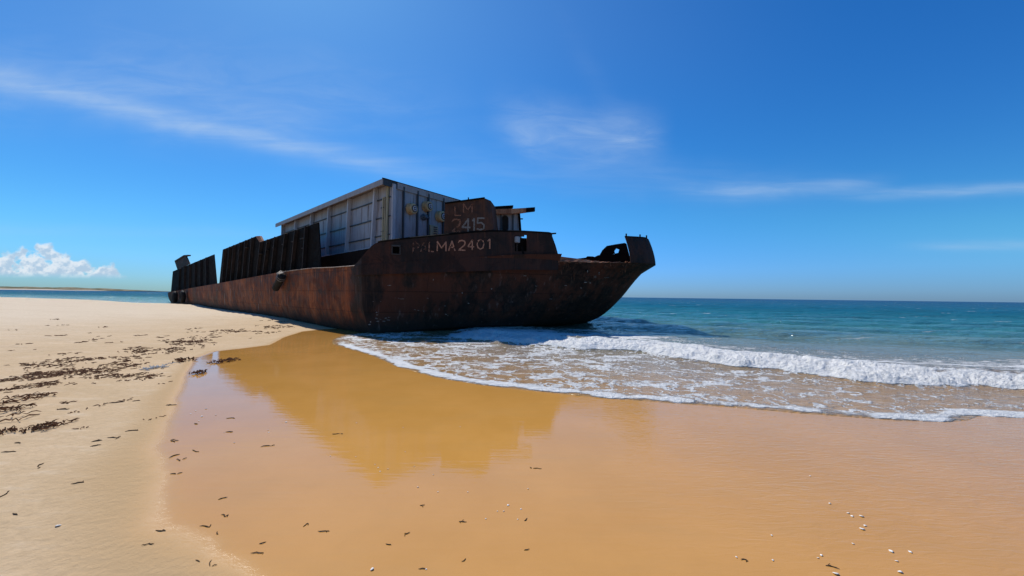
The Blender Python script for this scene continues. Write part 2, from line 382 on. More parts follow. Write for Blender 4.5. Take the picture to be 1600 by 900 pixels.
def land(X, Y):
    s = np.zeros(X.shape)
    for (a, b, h), w in zip(CTRL, _w): s += w * np.sqrt((X - a) ** 2 + (Y - b) ** 2 + 0.3)
    return np.clip(s, -0.25, 1.2)
def ground(X, Y, parts=False):
    v_ = coast_v(X, Y); wet = sdist(X, Y, WETL); L = land(X, Y) * np.where((Y < 16), 0.12 + 0.88 * sstep(wet, -0.5, 9.0), 1.0 - 0.88 * (1 - sstep(wet, -0.5, 9.0)) * (1 - sstep(Y, 16, 19)))
    k = np.where(X < -12, 0.30, 0.07) 
    lump = 0.05 * (fbm(X * 0.35, Y * 0.5, 4, 3) - 0.5) + 0.022 * (fbm(X * 1.7, Y * 2.6, 3, 9) - 0.5)
    dry = sstep(wet, 0.4, 5.0)
    tilt = 0.0
    h = L + lump * dry * 1.6 - k * np.clip(v_, 0, 30) + tilt
    if parts: return h, v_, wet
    return h
def gz(x, y): return float(ground(np.array([float(x)]), np.array([float(y)]))[0])
def on_ground(px, py):
    """where the line of sight through a pixel meets the sand"""
    z = 0.0
    for _ in range(8):
        p = hitz(px, py, z); z = 0.5 * z + 0.5 * gz(p.x, p.y)
    return Vector((p.x, p.y, gz(p.x, p.y)))

def grid_obj(name, X, Y, Z, mat, attrs, keep=None):
    nr, nc = X.shape
    co = np.stack([X, Y, Z], -1).reshape(-1, 3).astype(np.float32)
    i = np.arange(nr * nc).reshape(nr, nc)
    q = np.stack([i[:-1, :-1], i[:-1, 1:], i[1:, 1:], i[1:, :-1]], -1).reshape(-1, 4)
    if keep is not None:
        kk = (keep[:-1, :-1] | keep[:-1, 1:] | keep[1:, 1:] | keep[1:, :-1]).reshape(-1); q = q[kk]
    used = np.unique(q); remap = -np.ones(nr * nc, dtype=np.int64); remap[used] = np.arange(len(used)); q = remap[q]; co = co[used]
    me = bpy.data.meshes.new(name); me.vertices.add(len(co)); me.vertices.foreach_set('co', co.ravel())
    me.loops.add(q.size); me.loops.foreach_set('vertex_index', q.ravel().astype(np.int32))
    me.polygons.add(len(q)); me.polygons.foreach_set('loop_start', (np.arange(len(q)) * 4).astype(np.int32)); me.polygons.foreach_set('loop_total', np.full(len(q), 4, dtype=np.int32))
    me.update(calc_edges=True); me.validate()
    me.polygons.foreach_set('use_smooth', np.ones(len(me.polygons), dtype=bool))
    for k, a in attrs.items():
        at = me.attributes.new(k, 'FLOAT', 'POINT'); at.data.foreach_set('value', a.reshape(-1)[used].astype(np.float32))
    me.materials.append(mat); o = bpy.data.objects.new(name, me); col.objects.link(o); return o

SAND = sand_mat(); SEA = sea_mat()
uu = np.linspace(-1, 1, 760); vv = np.linspace(-0.62, 1, 760)
gx = np.sinh(uu * 5.6) / math.sinh(5.6) * 420 - 3; gy = np.sinh(vv * 5.2) / math.sinh(5.2) * 300 + 6
X, Y = np.meshgrid(gx, gy)
H, V, W = ground(X, Y, True)
kw = np.interp(Y, [3, 9], [1.0, 0.28])
wet = np.clip(sstep(-W / kw + 0.26 * (fbm(X * 0.9, Y * 0.9, 4, 77) - 0.5), -0.80, 0.25), 0, 1) * sstep(X, -16, -9)
wet = np.maximum(wet, sstep(V, -0.5, 0.0) * sstep(X, -14, -10))
film = sstep(-W / kw + 0.30 * (fbm(X * 1.2, Y * 1.2, 4, 78) - 0.5), -0.25, 0.60) * (1 - 0.0 * Y) * sstep(Y, -4, 1.5)
rip = sstep(X, 0.3, 2.5) * sstep(Y, 1.0, 3.5) * 0.8 + sstep(X, 4, 9) * 0.5
grid_obj('beach_sand', X, Y, H, SAND, {'wet': wet, 'film': film * wet, 'ripple': rip, 'high': sstep(W, 0.5, 16)})['kind'] = 'structure'

# ---------------------------------------------------------------- sea
BREAK = [(60, -14), (22, 3.2)] + [tuple(hitz(a, b, 0).xy) for a, b in [(1600, 613), (1500, 605), (1350, 598), (1200, 580), (1100, 569), (1000, 554), (900, 547), (800, 538), (715, 531)]] + [(-4.0, 15.6), (-6, 19)]
tcol = np.concatenate([np.linspace(-60, -1.6, 120) * 1.0, np.linspace(-1.58, -0.6, 160), np.linspace(-0.595, 1.5, 900), np.linspace(1.51, 12, 70)])
yr = 3.0 + np.exp(np.linspace(math.log(1.0), math.log(9000), 1150)) - 1 + 0.3
yr = np.concatenate([np.linspace(-25, 2.2, 60), np.exp(np.linspace(math.log(2.4), math.log(9500), 1180))])
T, Yg = np.meshgrid(tcol, yr)
Xs = T * np.maximum(Yg + 1.0, 3.0); Ys = Yg
near = (np.abs(Xs) < 90) & (Ys < 90)
Vs = np.where(near, 0.0, 0.0); Vs = coast_v(Xs, Ys); Vb = -sdist(Xs, Ys, BREAK)
wob = 0.45 * (fbm(Xs * 0.55, Ys * 0.55, 4, 21) - 0.5) * 2 + 0.42 * (fbm(Xs * 3, Ys * 3, 3, 5) - 0.5)
vb = Vb + wob
left_in = sstep(Xs, -2.8, -0.9)                                    # the breaker dies out under the hull
amp = (0.18 + 0.16 * fbm(Xs * 0.5, Ys * 0.2, 3, 31)) * (1 - 0.35 * sstep(Xs, 4, 9)) * left_in * (1 - sstep(Xs, 30, 60))
fw = np.clip(5.0 - 0.36 * Xs, 1.9, 5.0)
ridge = np.where(vb < 0.45, sstep(vb, -0.15, 0.45) * 0.62, (0.62 + 0.38 * sstep(vb, 0.45, 1.6)) * np.exp(-np.clip(vb - 1.3, 0, 50) / (0.55 * fw))) * amp
fn = fbm(Xs * 0.45, Ys * 0.9, 4, 111); fr = 0.35 + 1.35 * sstep(fn, 0.25, 0.75)
foam_band = sstep(vb, -0.10, 0.22) * (1 - 0.62 * sstep(vb, 0.30 * fw * fr, 0.9 * fw * fr) - 0.38 * sstep(vb, 0.8 * fw * fr, 1.7 * fw * fr)) * sstep(Xs, -3.2, -1.6)
lumps = (fbm(Xs * 3.2, Ys * 3.2, 5, 41, 0.6) - 0.45) * 0.14 + (fbm(Xs * 9, Ys * 9, 4, 47, 0.65) - 0.5) * 0.11
Z = 0.022 * (1 - np.exp(-np.clip(Vs, 0, 50) / 0.10)) + 0.0
Z = Z + ridge + lumps * foam_band * sstep(vb, -0.05, 0.3) * (1 - 0.5 * sstep(vb, 0.8, 2.0))
swl = sstep(vb, 2.5, 12)
dist = np.hypot(Xs, Ys)
sw = 0.10 * np.sin(vb * 1.15 + 2.2 * fbm(Xs * 0.10, Ys * 0.1, 3, 61)) + 0.16 * (fbm(Xs * 0.16, Ys * 0.42, 4, 71) - 0.5) + 0.10 * (fbm(Xs * 0.8, Ys * 1.5, 3, 75) - 0.5)
Z = Z + sw * swl * np.clip(1.2 - dist / 160, 0, 1)
Z = Z + 0.020 * (fbm(Xs * 2.2, Ys * 4.5, 3, 81) - 0.5) * sstep(Vs, 0.15, 0.8)
Z = Z - 0.03 * sstep(vb, 1.5, 4)
edge = np.exp(-((Vs - 0.10 - 0.16 * fbm(Xs * 1.3, Ys * 1.3, 3, 91)) / 0.19) ** 2)
pl = sstep(Xs, -6.2, -5.0)
foam = foam_band * 1.1 + edge * pl * (0.60 + 0.38 * sstep(fbm(Xs * 1.3, Ys * 1.3, 4, 95), 0.30, 0.72)) * (0.85 + 0.3 * fbm(Xs * 12, Ys * 12, 2, 97))
patch = sstep(fbm(Xs * 0.28, Ys * 0.8, 5, 101), 0.50, 0.64) * sstep(vb, 1.8, 3) * (1 - sstep(vb, 5, 9)) * 0.50 * left_in
foam = foam + patch
lace = sstep(Vs, 0.0, 0.25) * (1 - sstep(vb, -0.1, 0.6)) * (1.0 - 0.55 * sstep(Xs, 1.5, 6.5)) + 0.5 * sstep(vb, 1.2, 2.4) * (1 - sstep(vb, 3.5, 6.5)) * left_in
left_far = Xs < -9
foam = np.where(left_far, 0, foam); lace = np.where(left_far, 0, lace)
keep = (Vs > 0.0)
Z = np.where(Vs < 0, -0.02, Z)
grid_obj('sea', Xs, Ys, Z, SEA, {'shore': np.clip(Vs, 0, 1e5), 'foam': foam, 'lace': lace}, keep)['kind'] = 'structure'

# ---------------------------------------------------------------- rust and paint
def steel(name, dark, mid, bright, amt=0.5, plates=True, streak=1.0, scale=1.0, rough=0.8, two=None, spec=0.22):
    m, g, b = newmat(name)
    tc = g.n('ShaderNodeTexCoord'); pos = g.n('ShaderNodeNewGeometry').outputs['Position']
    n_big = g.noise(pos, 0.55 * scale, 6, 0.62); n_mid = g.noise(pos, 2.6 * scale, 7, 0.68, 0.4); n_f = g.noise(pos, 28, 5, 0.7)
    st = g.noise(g.map(pos, (3.2, 3.2, 0.28)), 1.5 * scale, 6, 0.65, 0.3); st2 = g.noise(g.map(pos, (9, 9, 0.35)), 1.6, 4, 0.6)
    c = g.mix(g.sm(n_mid, 0.36, 0.62), dark, mid)
    c = g.mix(g.mul(g.sm(g.add(g.mul(n_big, 0.6), g.mul(st, 0.4)), 0.42, 0.62), amt), c, bright)
    c = g.mix(g.mul(g.sm(st2, 0.54, 0.68), 0.38 * streak), c, tuple(0.35 * x for x in dark))
    c = g.mix(g.mul(g.sm(st, 0.60, 0.74), 0.35 * streak), c, tuple(min(1, 1.5 * x) for x in bright))
    c = g.mix(g.mul(g.sm(n_f, 0.56, 0.70), 0.35), c, tuple(0.5 * x for x in dark))
    blot = g.noise(g.map(pos, loc=(3, 8, 1)), 1.1 * scale, 5, 0.6, 0.8)
    c = g.mix(g.mul(g.sm(blot, 0.52, 0.60), 0.55), c, tuple(0.42 * x for x in mid))
    chip = g.noise(pos, 6.5, 3, 0.75, 1.2)
    c = g.mix(g.mul(g.sm(chip, 0.70, 0.73), 0.6), c, tuple(min(1, 2.0 * x) for x in bright))
    hgt = g.add(g.mul(n_mid, 0.25), g.mul(n_f, 0.10)); hgt = g.add(hgt, g.mul(g.sm(chip, 0.70, 0.73), 0.2))
    if two:            # a second, darker set of colours forward of a given place along the hull
        uvn = g.n('ShaderNodeUVMap', uv_map='UVMap').outputs[0]; ux, uy, uz = g.sep(uvn)
        c2 = g.mix(g.sm(n_mid, 0.36, 0.64), two[1], two[2])
        c2 = g.mix(g.mul(g.sm(chip, 0.68, 0.72), 0.5), c2, two[3])
        c2 = g.mix(g.mul(g.sm(st, 0.50, 0.68), 0.8), c2, tuple(1.9 * x for x in two[2]))
        c2 = g.mix(g.mul(g.sm(st2, 0.50, 0.66), 0.5), c2, tuple(0.5 * x for x in two[1]))
        c2 = g.mix(g.mul(g.sm(g.noise(g.map(pos, (1, 1, .6), loc=(9, 4, 2)), 0.8, 7, 0.65), 0.44, 0.56), 0.70), c2, (0.120, 0.036, 0.018))
        fr = g.add(g.sub(ux, two[0]), g.mul(g.sub(g.noise(pos, 1.6, 6, 0.7), 0.5), 1.3))
        c = g.mix(g.sm(fr, -0.16, 0.20), c, c2)
        # greyish tide band near the sand
        c = g.mix(g.mul(g.sm(g.add(uy, g.mul(g.sub(n_big, 0.5), 0.9)), 0.05, 0.95, 1, 0), 0.85), c, (0.030, 0.025, 0.022))
        pale = g.noise(g.map(pos, (2.4, 2.4, 0.22), loc=(5, 5, 5)), 2.0, 5, 0.6)
        c = g.mix(g.mul(g.sm(pale, 0.60, 0.72), 0.55), c, (0.20, 0.13, 0.11))
        olive = g.noise(g.map(pos, loc=(2, 9, 6)), 0.35, 4, 0.6)
        c = g.mix(g.mul(g.mul(g.sm(olive, 0.52, 0.62), g.sm(ux, two[0] - 3, two[0], 1, 0)), 0.55), c, (0.075, 0.050, 0.032))
        br = g.n('ShaderNodeTexBrick'); g.put(br.inputs['Vector'], uvn); br.inputs['Scale'].default_value = 1; br.inputs['Brick Width'].default_value = 4.6
        br.inputs['Row Height'].default_value = 0.86; br.inputs['Mortar Size'].default_value = 0.011; br.inputs['Mortar Smooth'].default_value = 0.3
        br.inputs['Color1'].default_value = (1, 1, 1, 1); br.inputs['Color2'].default_value = (0.80, 0.80, 0.80, 1); br.inputs['Mortar'].default_value = (0.25, 0.25, 0.25, 1)
        c = g.mix(0.62, c, br.outputs[0], 'MULTIPLY'); hgt = g.sub(hgt, g.mul(br.outputs['Fac'], 0.35))
        hgt = g.add(hgt, g.mul(g.noise(pos, 0.8, 3, 0.5), 1.6))
    g.put(b.inputs['Base Color'], c); g.put(b.inputs['Roughness'], g.sm(n_mid, 0.3, 0.7, rough - 0.15, rough + 0.12))
    b.inputs['Specular IOR Level'].default_value = spec
    g.put(b.inputs['Normal'], g.bump(hgt, 0.9, 0.06))
    return m
M_HULL = steel('rusted_hull_plate', (0.045, 0.018, 0.012), (0.160, 0.044, 0.020), (0.42, 0.125, 0.036), 0.64, streak=1.5, two=(58.3, (0.014, 0.009, 0.007), (0.046, 0.025, 0.017), (0.14, 0.08, 0.055)))
M_BULW = steel('bulwark_paint', (0.013, 0.010, 0.009), (0.034, 0.020, 0.016), (0.095, 0.030, 0.017), 0.55)
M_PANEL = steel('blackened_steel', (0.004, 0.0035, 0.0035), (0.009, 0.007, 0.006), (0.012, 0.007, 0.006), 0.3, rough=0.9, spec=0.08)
M_RIB = steel('rib_steel', (0.012, 0.009, 0.008), (0.034, 0.024, 0.020), (0.070, 0.040, 0.028), 0.5)
M_ORANGE = steel('flaking_orange_rust', (0.16, 0.055, 0.028), (0.36, 0.15, 0.075), (0.55, 0.30, 0.18), 0.7)
M_CASE = steel('casing_rust', (0.040, 0.022, 0.017), (0.085, 0.040, 0.026), (0.150, 0.052, 0.026), 0.6)
M_BLACK = steel('dark_rubber', (0.012, 0.011, 0.010), (0.022, 0.019, 0.017), (0.04, 0.035, 0.03), 0.3)
def painted(name, base, stain, dirt=0.5, rough=0.55):
    m, g, b = newmat(name); pos = g.n('ShaderNodeNewGeometry').outputs['Position']
    n1 = g.noise(pos, 1.3, 6, 0.65); st = g.noise(g.map(pos, (5, 5, 0.4)), 1.6, 5, 0.65, 0.2); f = g.noise(pos, 22, 4, 0.7); ch = g.noise(pos, 8, 4, 0.8, 1.0)
    c = g.mix(g.mul(g.sm(n1, 0.35, 0.65), 0.5), base, tuple(0.72 * x for x in base))
    c = g.mix(g.mul(g.sm(st, 0.48, 0.70), dirt), c, stain)
    c = g.mix(g.mul(g.sm(ch, 0.64, 0.70), 0.7 * dirt), c, (0.16, 0.07, 0.035))
    c = g.mix(g.mul(g.sm(f, 0.55, 0.7), 0.15), c, tuple(0.5 * x for x in base))
    g.put(b.inputs['Base Color'], c); b.inputs['Roughness'].default_value = rough
    g.put(b.inputs['Normal'], g.bump(g.add(g.mul(n1, 1.0), g.mul(f, 0.08)), 0.6, 0.03)); return m
M_WALL = painted('grey_wall_paint', (0.30, 0.30, 0.335), (0.13, 0.095, 0.075), 0.8)
M_WALL2 = painted('grey_frame_paint', (0.40, 0.42, 0.48), (0.19, 0.16, 0.145), 0.4)
M_SEAM = painted('dark_seam_paint', (0.03, 0.032, 0.042), (0.03, 0.04, 0.035), 0.5)
M_ROOF = painted('roof_edge_paint', (0.30, 0.28, 0.28), (0.14, 0.09, 0.07), 0.65)
M_CREAM = painted('cream_paint', (0.50, 0.34, 0.17), (0.17, 0.085, 0.04), 0.95)
M_PIPE = painted('yellowed_pipe_paint', (0.36, 0.32, 0.20), (0.15, 0.10, 0.06), 0.8)
M_TEAL = painted('blue_grey_lamp_paint', (0.06, 0.085, 0.12), (0.05, 0.04, 0.04), 0.3)
def lettering(name, colr, lo, hi):
    m, g, b = newmat(name); pos = g.n('ShaderNodeNewGeometry').outputs['Position']
    n = g.noise(pos, 9, 5, 0.75, 0.6); g.put(b.inputs['Base Color'], g.mix(g.sm(n, 0.4, 0.6), colr, tuple(0.5 * x for x in colr)))
    b.inputs['Roughness'].default_value = 0.7; g.put(b.inputs['Alpha'], g.sm(n, lo, hi, 0.0, 1.0)); return m
M_TXT = lettering('salmon_lettering', (0.66, 0.29, 0.17), 0.40, 0.50)
M_TXTF = lettering('faded_salmon_lettering', (0.38, 0.17, 0.11), 0.47, 0.58)
M_TXTL = lettering('worn_salmon_lettering', (0.48, 0.21, 0.13), 0.43, 0.54)
M_TXTG = lettering('grey_lettering', (0.24, 0.21, 0.19), 0.37, 0.48)
M_TXTH = lettering('faded_rust_lettering', (0.32, 0.13, 0.07), 0.41, 0.52)
M_MARK = lettering('whitish_scrapes', (0.42, 0.38, 0.33), 0.46, 0.50)

# ---------------------------------------------------------------- the wrecked barge
A = Vector((0.74, -0.67, 0)).normalized(); N = Vector((0.67, 0.74, 0)).normalized()    # towards the bow, towards the far side
O = Vector((0.1, 22.9, 0)); SC, HB, TK, PW = 2.0, 12.0, 0.9, 1.4
def shp(t, s): return O + A * t + N * s
GUN = [(255, 457.6), (262, 457), (267, 455.6), (339.5, 442.8), (427, 427), (486, 419.7), (520, 418.5), (554, 416), (640, 409), (700, 404.5), (800, 398), (871, 397)]
LOW = [(860, 409.5), (873, 409), (930, 411), (980, 411), (1000, 412), (1022, 413)]
# stem outline traced on the centre plane
SIL = [(1022, 413), (1012, 419), (999, 426), (985, 442), (974, 457), (964, 469), (947, 487), (930, 499), (910, 506)]
STEM = []
c0 = shp(0, SC)
for a_, b_ in SIL:
    p = hitv(a_, b_, c0.xy, A.xy); STEM.append((p.z, (p - O).dot(A)))
STEM += [(STEM[-1][0] - 0.25, STEM[-1][1] - 2.2), (STEM[-1][0] - 0.7, STEM[-1][1] - 4.5)]
STEM.sort(); hz_, tz_ = [a for a, b in STEM], [b for a, b in STEM]
def t_tip(h): return float(np.interp(h, hz_, tz_))
def hs_(h): return float(np.interp(h, [-0.8, 0.0, 0.5, 1.5, 3.0], [2.6, 3.6, 4.6, 6.6, 8.0]))
def hb(h): return float(np.interp(h, [-0.8, -0.3, 0.0, 0.4, 1.0, 2.0, 3.0], [10.9, 11.3, 11.55, 11.75, 11.9, 11.98, 12.0]))
STN = [('s', t) for t in np.linspace(-58.5, TK, 60)] + [('c', q) for q in np.linspace(0.985, 0.0, 70)]
def pos_at(st, h, side=-1):
    k, q = st; w_ = hb(h) if side < 0 else hs_(h)
    if k == 's': return shp(q, SC + side * w_)
    tt = max(t_tip(h), TK - 1.5); return shp(tt - (tt - TK) * q ** PW, SC + side * w_ * q)
def deckz(st):
    p = pos_at(st, 3.1); px = project((p.x, p.y, 3.1))[0]
    return z_from(p.x, p.y, GUN if px < 871.5 else LOW)
def px_of(st, h=3.1): p = pos_at(st, h); return project((p.x, p.y, h))[0]
# split where the high strake stops
qs = np.linspace(0.985, 0, 2000); q870 = qs[np.argmin([abs(px_of(('c', q)) - 871.5) for q in qs])]
STN += [('c', q870 + 0.002), ('c', q870 - 0.002)]
STN.sort(key=lambda s: (0, s[1]) if s[0] == 's' else (1, -s[1]))
DZ = [deckz(s) for s in STN]
wreck = empty('barge_wreck', (shp(-15, 2).x, shp(-15, 2).y, 0), label='rust brown stranded barge lying on the beach with its bow in the surf', category='barge')
LV = [0, .06, .12, .18, .24, .30, .36, .43, .50, .58, .66, .74, .82, .91, 1.0]
def hull():
    me = bpy.data.meshes.new('hull'); vs, fs, uvs = [], [], []
    n, k = len(STN), len(LV); W0 = Vector(wreck.location)
    for side in (-1, 1):
        acc = 0; last = None
        for i, st in enumerate(STN):
            pk = pos_at(st, 3.0, side)
            if last is not None: acc += (pk - last).length
            last = pk
            for l in LV:
                h = -0.8 + l * (DZ[i] + 0.8); p = pos_at(st, h if st[0] == 'c' else h, side); p.z = h
                dent = 0.05 * (fbm(np.array([acc * 0.6]), np.array([h * 0.9]), 3, 5)[0] - 0.5) * (1 if 0 < i < n - 2 else 0) * min(1, 4 * (1 - l))
                p = p + N * dent * -1 * side * 2
                vs.append(tuple(p - W0)); uvs.append((acc, h))
    for si in range(2):
        b = si * n * k
        for i in range(n - 1):
            for j in range(k - 1):
                q = (b + i * k + j, b + (i + 1) * k + j, b + (i + 1) * k + j + 1, b + i * k + j + 1)
                fs.append(q if si == 0 else q[::-1])
    for j in range(k - 1): fs.append((j + 1, n * k + j + 1, n * k + j, j))         # transom
    me.from_pydata(vs, [], fs); ul = me.uv_layers.new(name='UVMap')
    for lp in me.loops: ul.data[lp.index].uv = uvs[lp.vertex_index]
    me.polygons.foreach_set('use_smooth', [True] * len(me.polygons)); me.materials.append(M_HULL)
    o = bpy.data.objects.new('hull', me); col.objects.link(o); o.parent = wreck
    es = o.modifiers.new('split', 'EDGE_SPLIT'); es.split_angle = R(16); return o
HULL = hull()
# deck plating
b = MB(); W_ = []
for i, st in enumerate(STN):
    a1 = pos_at(st, 3.1, -1) + N * 0.03; a2 = pos_at(st, 3.1, 1) - N * 0.03; z = min(DZ[i], DZ[min(i + 1, len(DZ) - 1)]) - 0.09; a1.z = a2.z = z; W_.append((a1, a2))
for (p, q), (r, s) in zip(W_[:-1], W_[1:]):
    m1, m2 = (p + q) / 2 + Vector((0, 0, .06)), (r + s) / 2 + Vector((0, 0, .06)); b.quad((p, r, m2, m1)); b.quad((m1, m2, s, q))
b.build('deck', M_ORANGE, wreck)

def curve_sheet(name, mat, stations, zlo, zhi, nrow=6, skip=None, out=0.0, thick=0.05, parent=wreck, ragged=0.0, lean=0.0, side=-1):
    """plating that follows the side of the hull between two heights"""
    b = MB(); cols_ = []
    for i, st in enumerate(stations):
        p = pos_at(st, 3.1, side); p2 = pos_at(stations[min(i + 1, len(stations) - 1)], 3.1, side); p1 = pos_at(stations[max(i - 1, 0)], 3.1, side)
        tn = (p2 - p1).normalized(); on = Vector((tn.y, -tn.x, 0)) * (1 if side < 0 else -1)
        lo, hi = zlo(i, st, p), zhi(i, st, p)
        if ragged: hi += (random.random() - 0.5) * ragged
        cols_.append([Vector((p.x, p.y, lo + (hi - lo) * j / nrow)) + on * (out - lean * j / nrow) for j in range(nrow + 1)])
    base = len(b.v)
    for c in cols_: b.v += [tuple(q) for q in c]
    for i in range(len(cols_) - 1):
        for j in range(nrow):
            if skip and skip(*project(sum((cols_[i][j], cols_[i + 1][j], cols_[i + 1][j + 1], cols_[i][j + 1]), Vector()) / 4)): continue
            q0 = i * (nrow + 1) + j; b.f.append((q0, q0 + nrow + 1, q0 + nrow + 2, q0 + 1))
    return b.build(name, mat, parent, solid=thick, smooth=False)
def stations_px(x0, x1, n):
    allq = [('s', t) for t in np.linspace(-58.5, TK, 900)] + [('c', q) for q in np.linspace(0.999, 0, 1400)]
    xs = np.array([px_of(s) for s in allq]); return [allq[int(np.argmin(abs(xs - x)))] for x in np.linspace(x0, x1, n)]
# high bulwark on the near bow
TOPB = [(552, 416), (560, 409), (570, 396), (580, 385), (586, 380.5), (593, 378), (640, 372.5), (693, 367.5), (740, 363), (769, 361.4), (816, 362), (860, 364.5), (862, 366)]
sb = stations_px(553, 862, 150)
def holes(x, y): return (613.5 < x < 624.5 and 385.5 < y < 397) or (805 < x < 823.5 and 368.5 < y < 393.5)
def bz_lo(i, st, p): return z_from(p.x, p.y, GUN) - 0.002
def bz_hi(i, st, p): return max(z_from(p.x, p.y, TOPB), z_from(p.x, p.y, GUN) + 0.02)
bul = curve_sheet('bulwark', M_BULW, sb, bz_lo, bz_hi, 14, holes, out=0.0, thick=0.045)
# slanted end plate of the bulwark
st_e = stations_px(861.8, 871, 6)
curve_sheet('bulwark_end', M_BULW, st_e, bz_lo, lambda i, st, p: z_from(p.x, p.y, [(861, 365), (868, 384), (871.5, 396.5)]), 4, thick=0.045)
# top rail of the bulwark
rail = []
for st in stations_px(590, 861, 60):
    p = pos_at(st, 3.1); rail.append(Vector((p.x, p.y, z_from(p.x, p.y, TOPB) + 0.01)))
b = MB(); b.tube(rail, 0.045, 6); b.tube([rail[-1], rail[-1] + A * 0.25 + Vector((0, 0, -.01))], 0.035, 6); b.build('top_rail', M_PANEL, wreck)
# rubbing strake
curve_sheet('rubbing_strake', M_BULW, stations_px(556, 871.5, 90), lambda i, st, p: z_from(p.x, p.y, GUN) - tab([(556, .36), (700, .55), (871, .72)], px_of(st)), lambda i, st, p: z_from(p.x, p.y, GUN) + 0.015, 2, out=0.035, thick=0.05)
# stiffeners behind the bulwark
b = MB()
for st in stations_px(600, 850, 11):
    p = pos_at(st, 3.1); z0, z1 = z_from(p.x, p.y, GUN), z_from(p.x, p.y, TOPB)
    bb = MB(); bb.prism([Vector((p.x, p.y, z0)) + N * .05, Vector((p.x, p.y, z1 - .05)) + N * .05, Vector((p.x, p.y, z0)) + N * 0.55], A * 0.03); bb.build('bracket', M_PANEL, wreck)
# fairlead opening on the left of the bulwark
def local(px, py, out=0.0):
    st = stations_px(px, px, 1)[0]; p = pos_at(st, 3.1); s2 = stations_px(px + 3, px + 3, 1)[0]; q = pos_at(s2, 3.1); tn = (q - p); tn.z = 0; tn.normalize()
    on = Vector((tn.y, -tn.x, 0)); h = hitv(px, py, p.xy, tn.xy); return h + on * out, tn, on
UP = Vector((0, 0, 1))
p, tn, on = local(619, 391)
b = MB(); b.box(p + on * 0.05 + UP * 0.17, (0.34, 0.14, 0.06), (tn, on, UP)); b.box(p + on * 0.02 - UP * 0.16, (0.34, 0.07, 0.03), (tn, on, UP)); b.box(p + tn * .155 + on * .02, (0.03, 0.07, 0.32), (tn, on, UP)); b.box(p - tn * .155 + on * .02, (0.03, 0.07, 0.32), (tn, on, UP))
b.build('fairlead', painted('fairlead_grey', (0.035, 0.030, 0.028), (.03, .02, .018)), wreck)
b = MB(); b.box(p - on * 0.42, (0.6, 0.04, 0.6), (tn, on, UP)); b.build('dark_backing', M_PANEL, wreck)  # black sheet that gives the opening its dark inside
# roller in the right opening
p, tn, on = local(808, 380)
b = MB(); b.lathe(p + UP * 0.02 - on * 0.02, UP, [(0, .10), (.01, .13), (.24, .13), (.27, .10)], 16); rl = b.build('roller', painted('pale_roller', (0.30, 0.31, 0.33), (.10, .06, .04)), wreck, smooth=False)
b = MB(); b.lathe(p - UP * 0.40 - on * 0.02, UP, [(0, .035), (.42, .035)], 10); b.build('spindle', M_RIB, rl)
p2, _, _ = local(814, 384)
b = MB(); b.box(p2 - on * 0.25 - UP * 0.02 + tn * .05, (0.85, 0.05, 0.80), (tn, on, UP)); b.build('dark_backing', M_PANEL, wreck)  # added black sheet: hides the sky so the opening looks dark inside
b = MB(); b.beam(p2 + tn * 0.12 - UP * 0.38, p2 - UP * 0.02 + tn * 0.02, 0.10, 0.05, tn); b.build('brace', M_PANEL, wreck)

# bow bulwark around the stem
TIPT = [(940, 411), (974, 411), (976, 370.5), (978, 369.6), (995, 371), (1012, 371.5), (1014, 376), (1022, 396)]
stt = stations_px(976.5, 1021.9, 26)
if stt[-1][1] > 0: stt.append(('c', 0.0))
def tip_lo(i, st, p): return z_from(p.x, p.y, LOW) - 0.003
def tip_hi(i, st, p): return z_from(p.x, p.y, [(976, 370), (1005, 371.5), (1016, 373), (1023, 374)])
def tip_sheet(side, name):
    b = MB(); nr = 8; cs = []
    for i, st in enumerate(stt if side < 0 else stt[6:]):
        q = pos_at(st, 3.1, -1); lo, hi = tip_lo(i, st, q), tip_hi(i, st, q); p = pos_at(st, lo, side)
        cs.append([Vector((p.x, p.y, lo + (hi - lo) * j / nr)) - A * (0.40 * (j / nr) ** 1.6 * (1 - st[1]) ** 2) for j in range(nr + 1)])
    for c in cs: b.v += [tuple(q) for q in c]
    for i in range(len(cs) - 1):
        for j in range(nr): q0 = i * (nr + 1) + j; b.f.append((q0, q0 + nr + 1, q0 + nr + 2, q0 + 1))
    return b.build(name, M_BULW, wreck, solid=0.05), cs
tipo, cs = tip_sheet(-1, 'bow_bulwark'); tip_sheet(1, 'bow_bulwark')
b = MB(); b.tube([c[-1] + UP * .01 for c in cs], 0.04, 6)
for k in (1, 13, 24): b.tube([cs[k][-1], cs[k][-1] + UP * 0.16], 0.035, 6)
b.build('top_rail', M_PANEL, wreck)
for k in (5, 12, 19):
    bb = MB(); bb.beam(cs[k][0] - N * .02 - A * .02, cs[k][-1] - N * .02 - A * .02, 0.03, 0.10, A); bb.build('stiffener', M_RIB, wreck)
# wall along the middle of the foredeck, seen over the torn near edge
def mid(px, py, off=0.0): return hitv(px, py, (c0 - N * (0.35 + off)).xy, A.xy)
b = MB(); b.prism([mid(868, 424), mid(868, 408.6), mid(900, 404.2), mid(915, 402.5), mid(918, 400.3), mid(926, 400.6), mid(929, 401.5), mid(934, 399), mid(940, 398), mid(978, 396), mid(985, 420)], N * 0.06)
b.build('foredeck_coaming', M_PANEL, wreck)
b = MB(); P_ = [(936, 400), (941, 391), (948, 384.2), (962, 381.6), (976, 379.5), (979, 398)]
for q in ([(936, 400), (941, 391), (948, 384.2), (962, 381.6), (962, 388), (959, 392), (960, 396.3)], [(962, 381.6), (976, 379.5), (978, 381), (986, 413), (972, 412), (960, 396.3), (966, 395), (967.5, 390), (962, 388)]):
    b.prism([mid(x, y, -.02) for x, y in q], N * 0.08)
b.build('foredeck_bracket', M_PANEL, wreck)
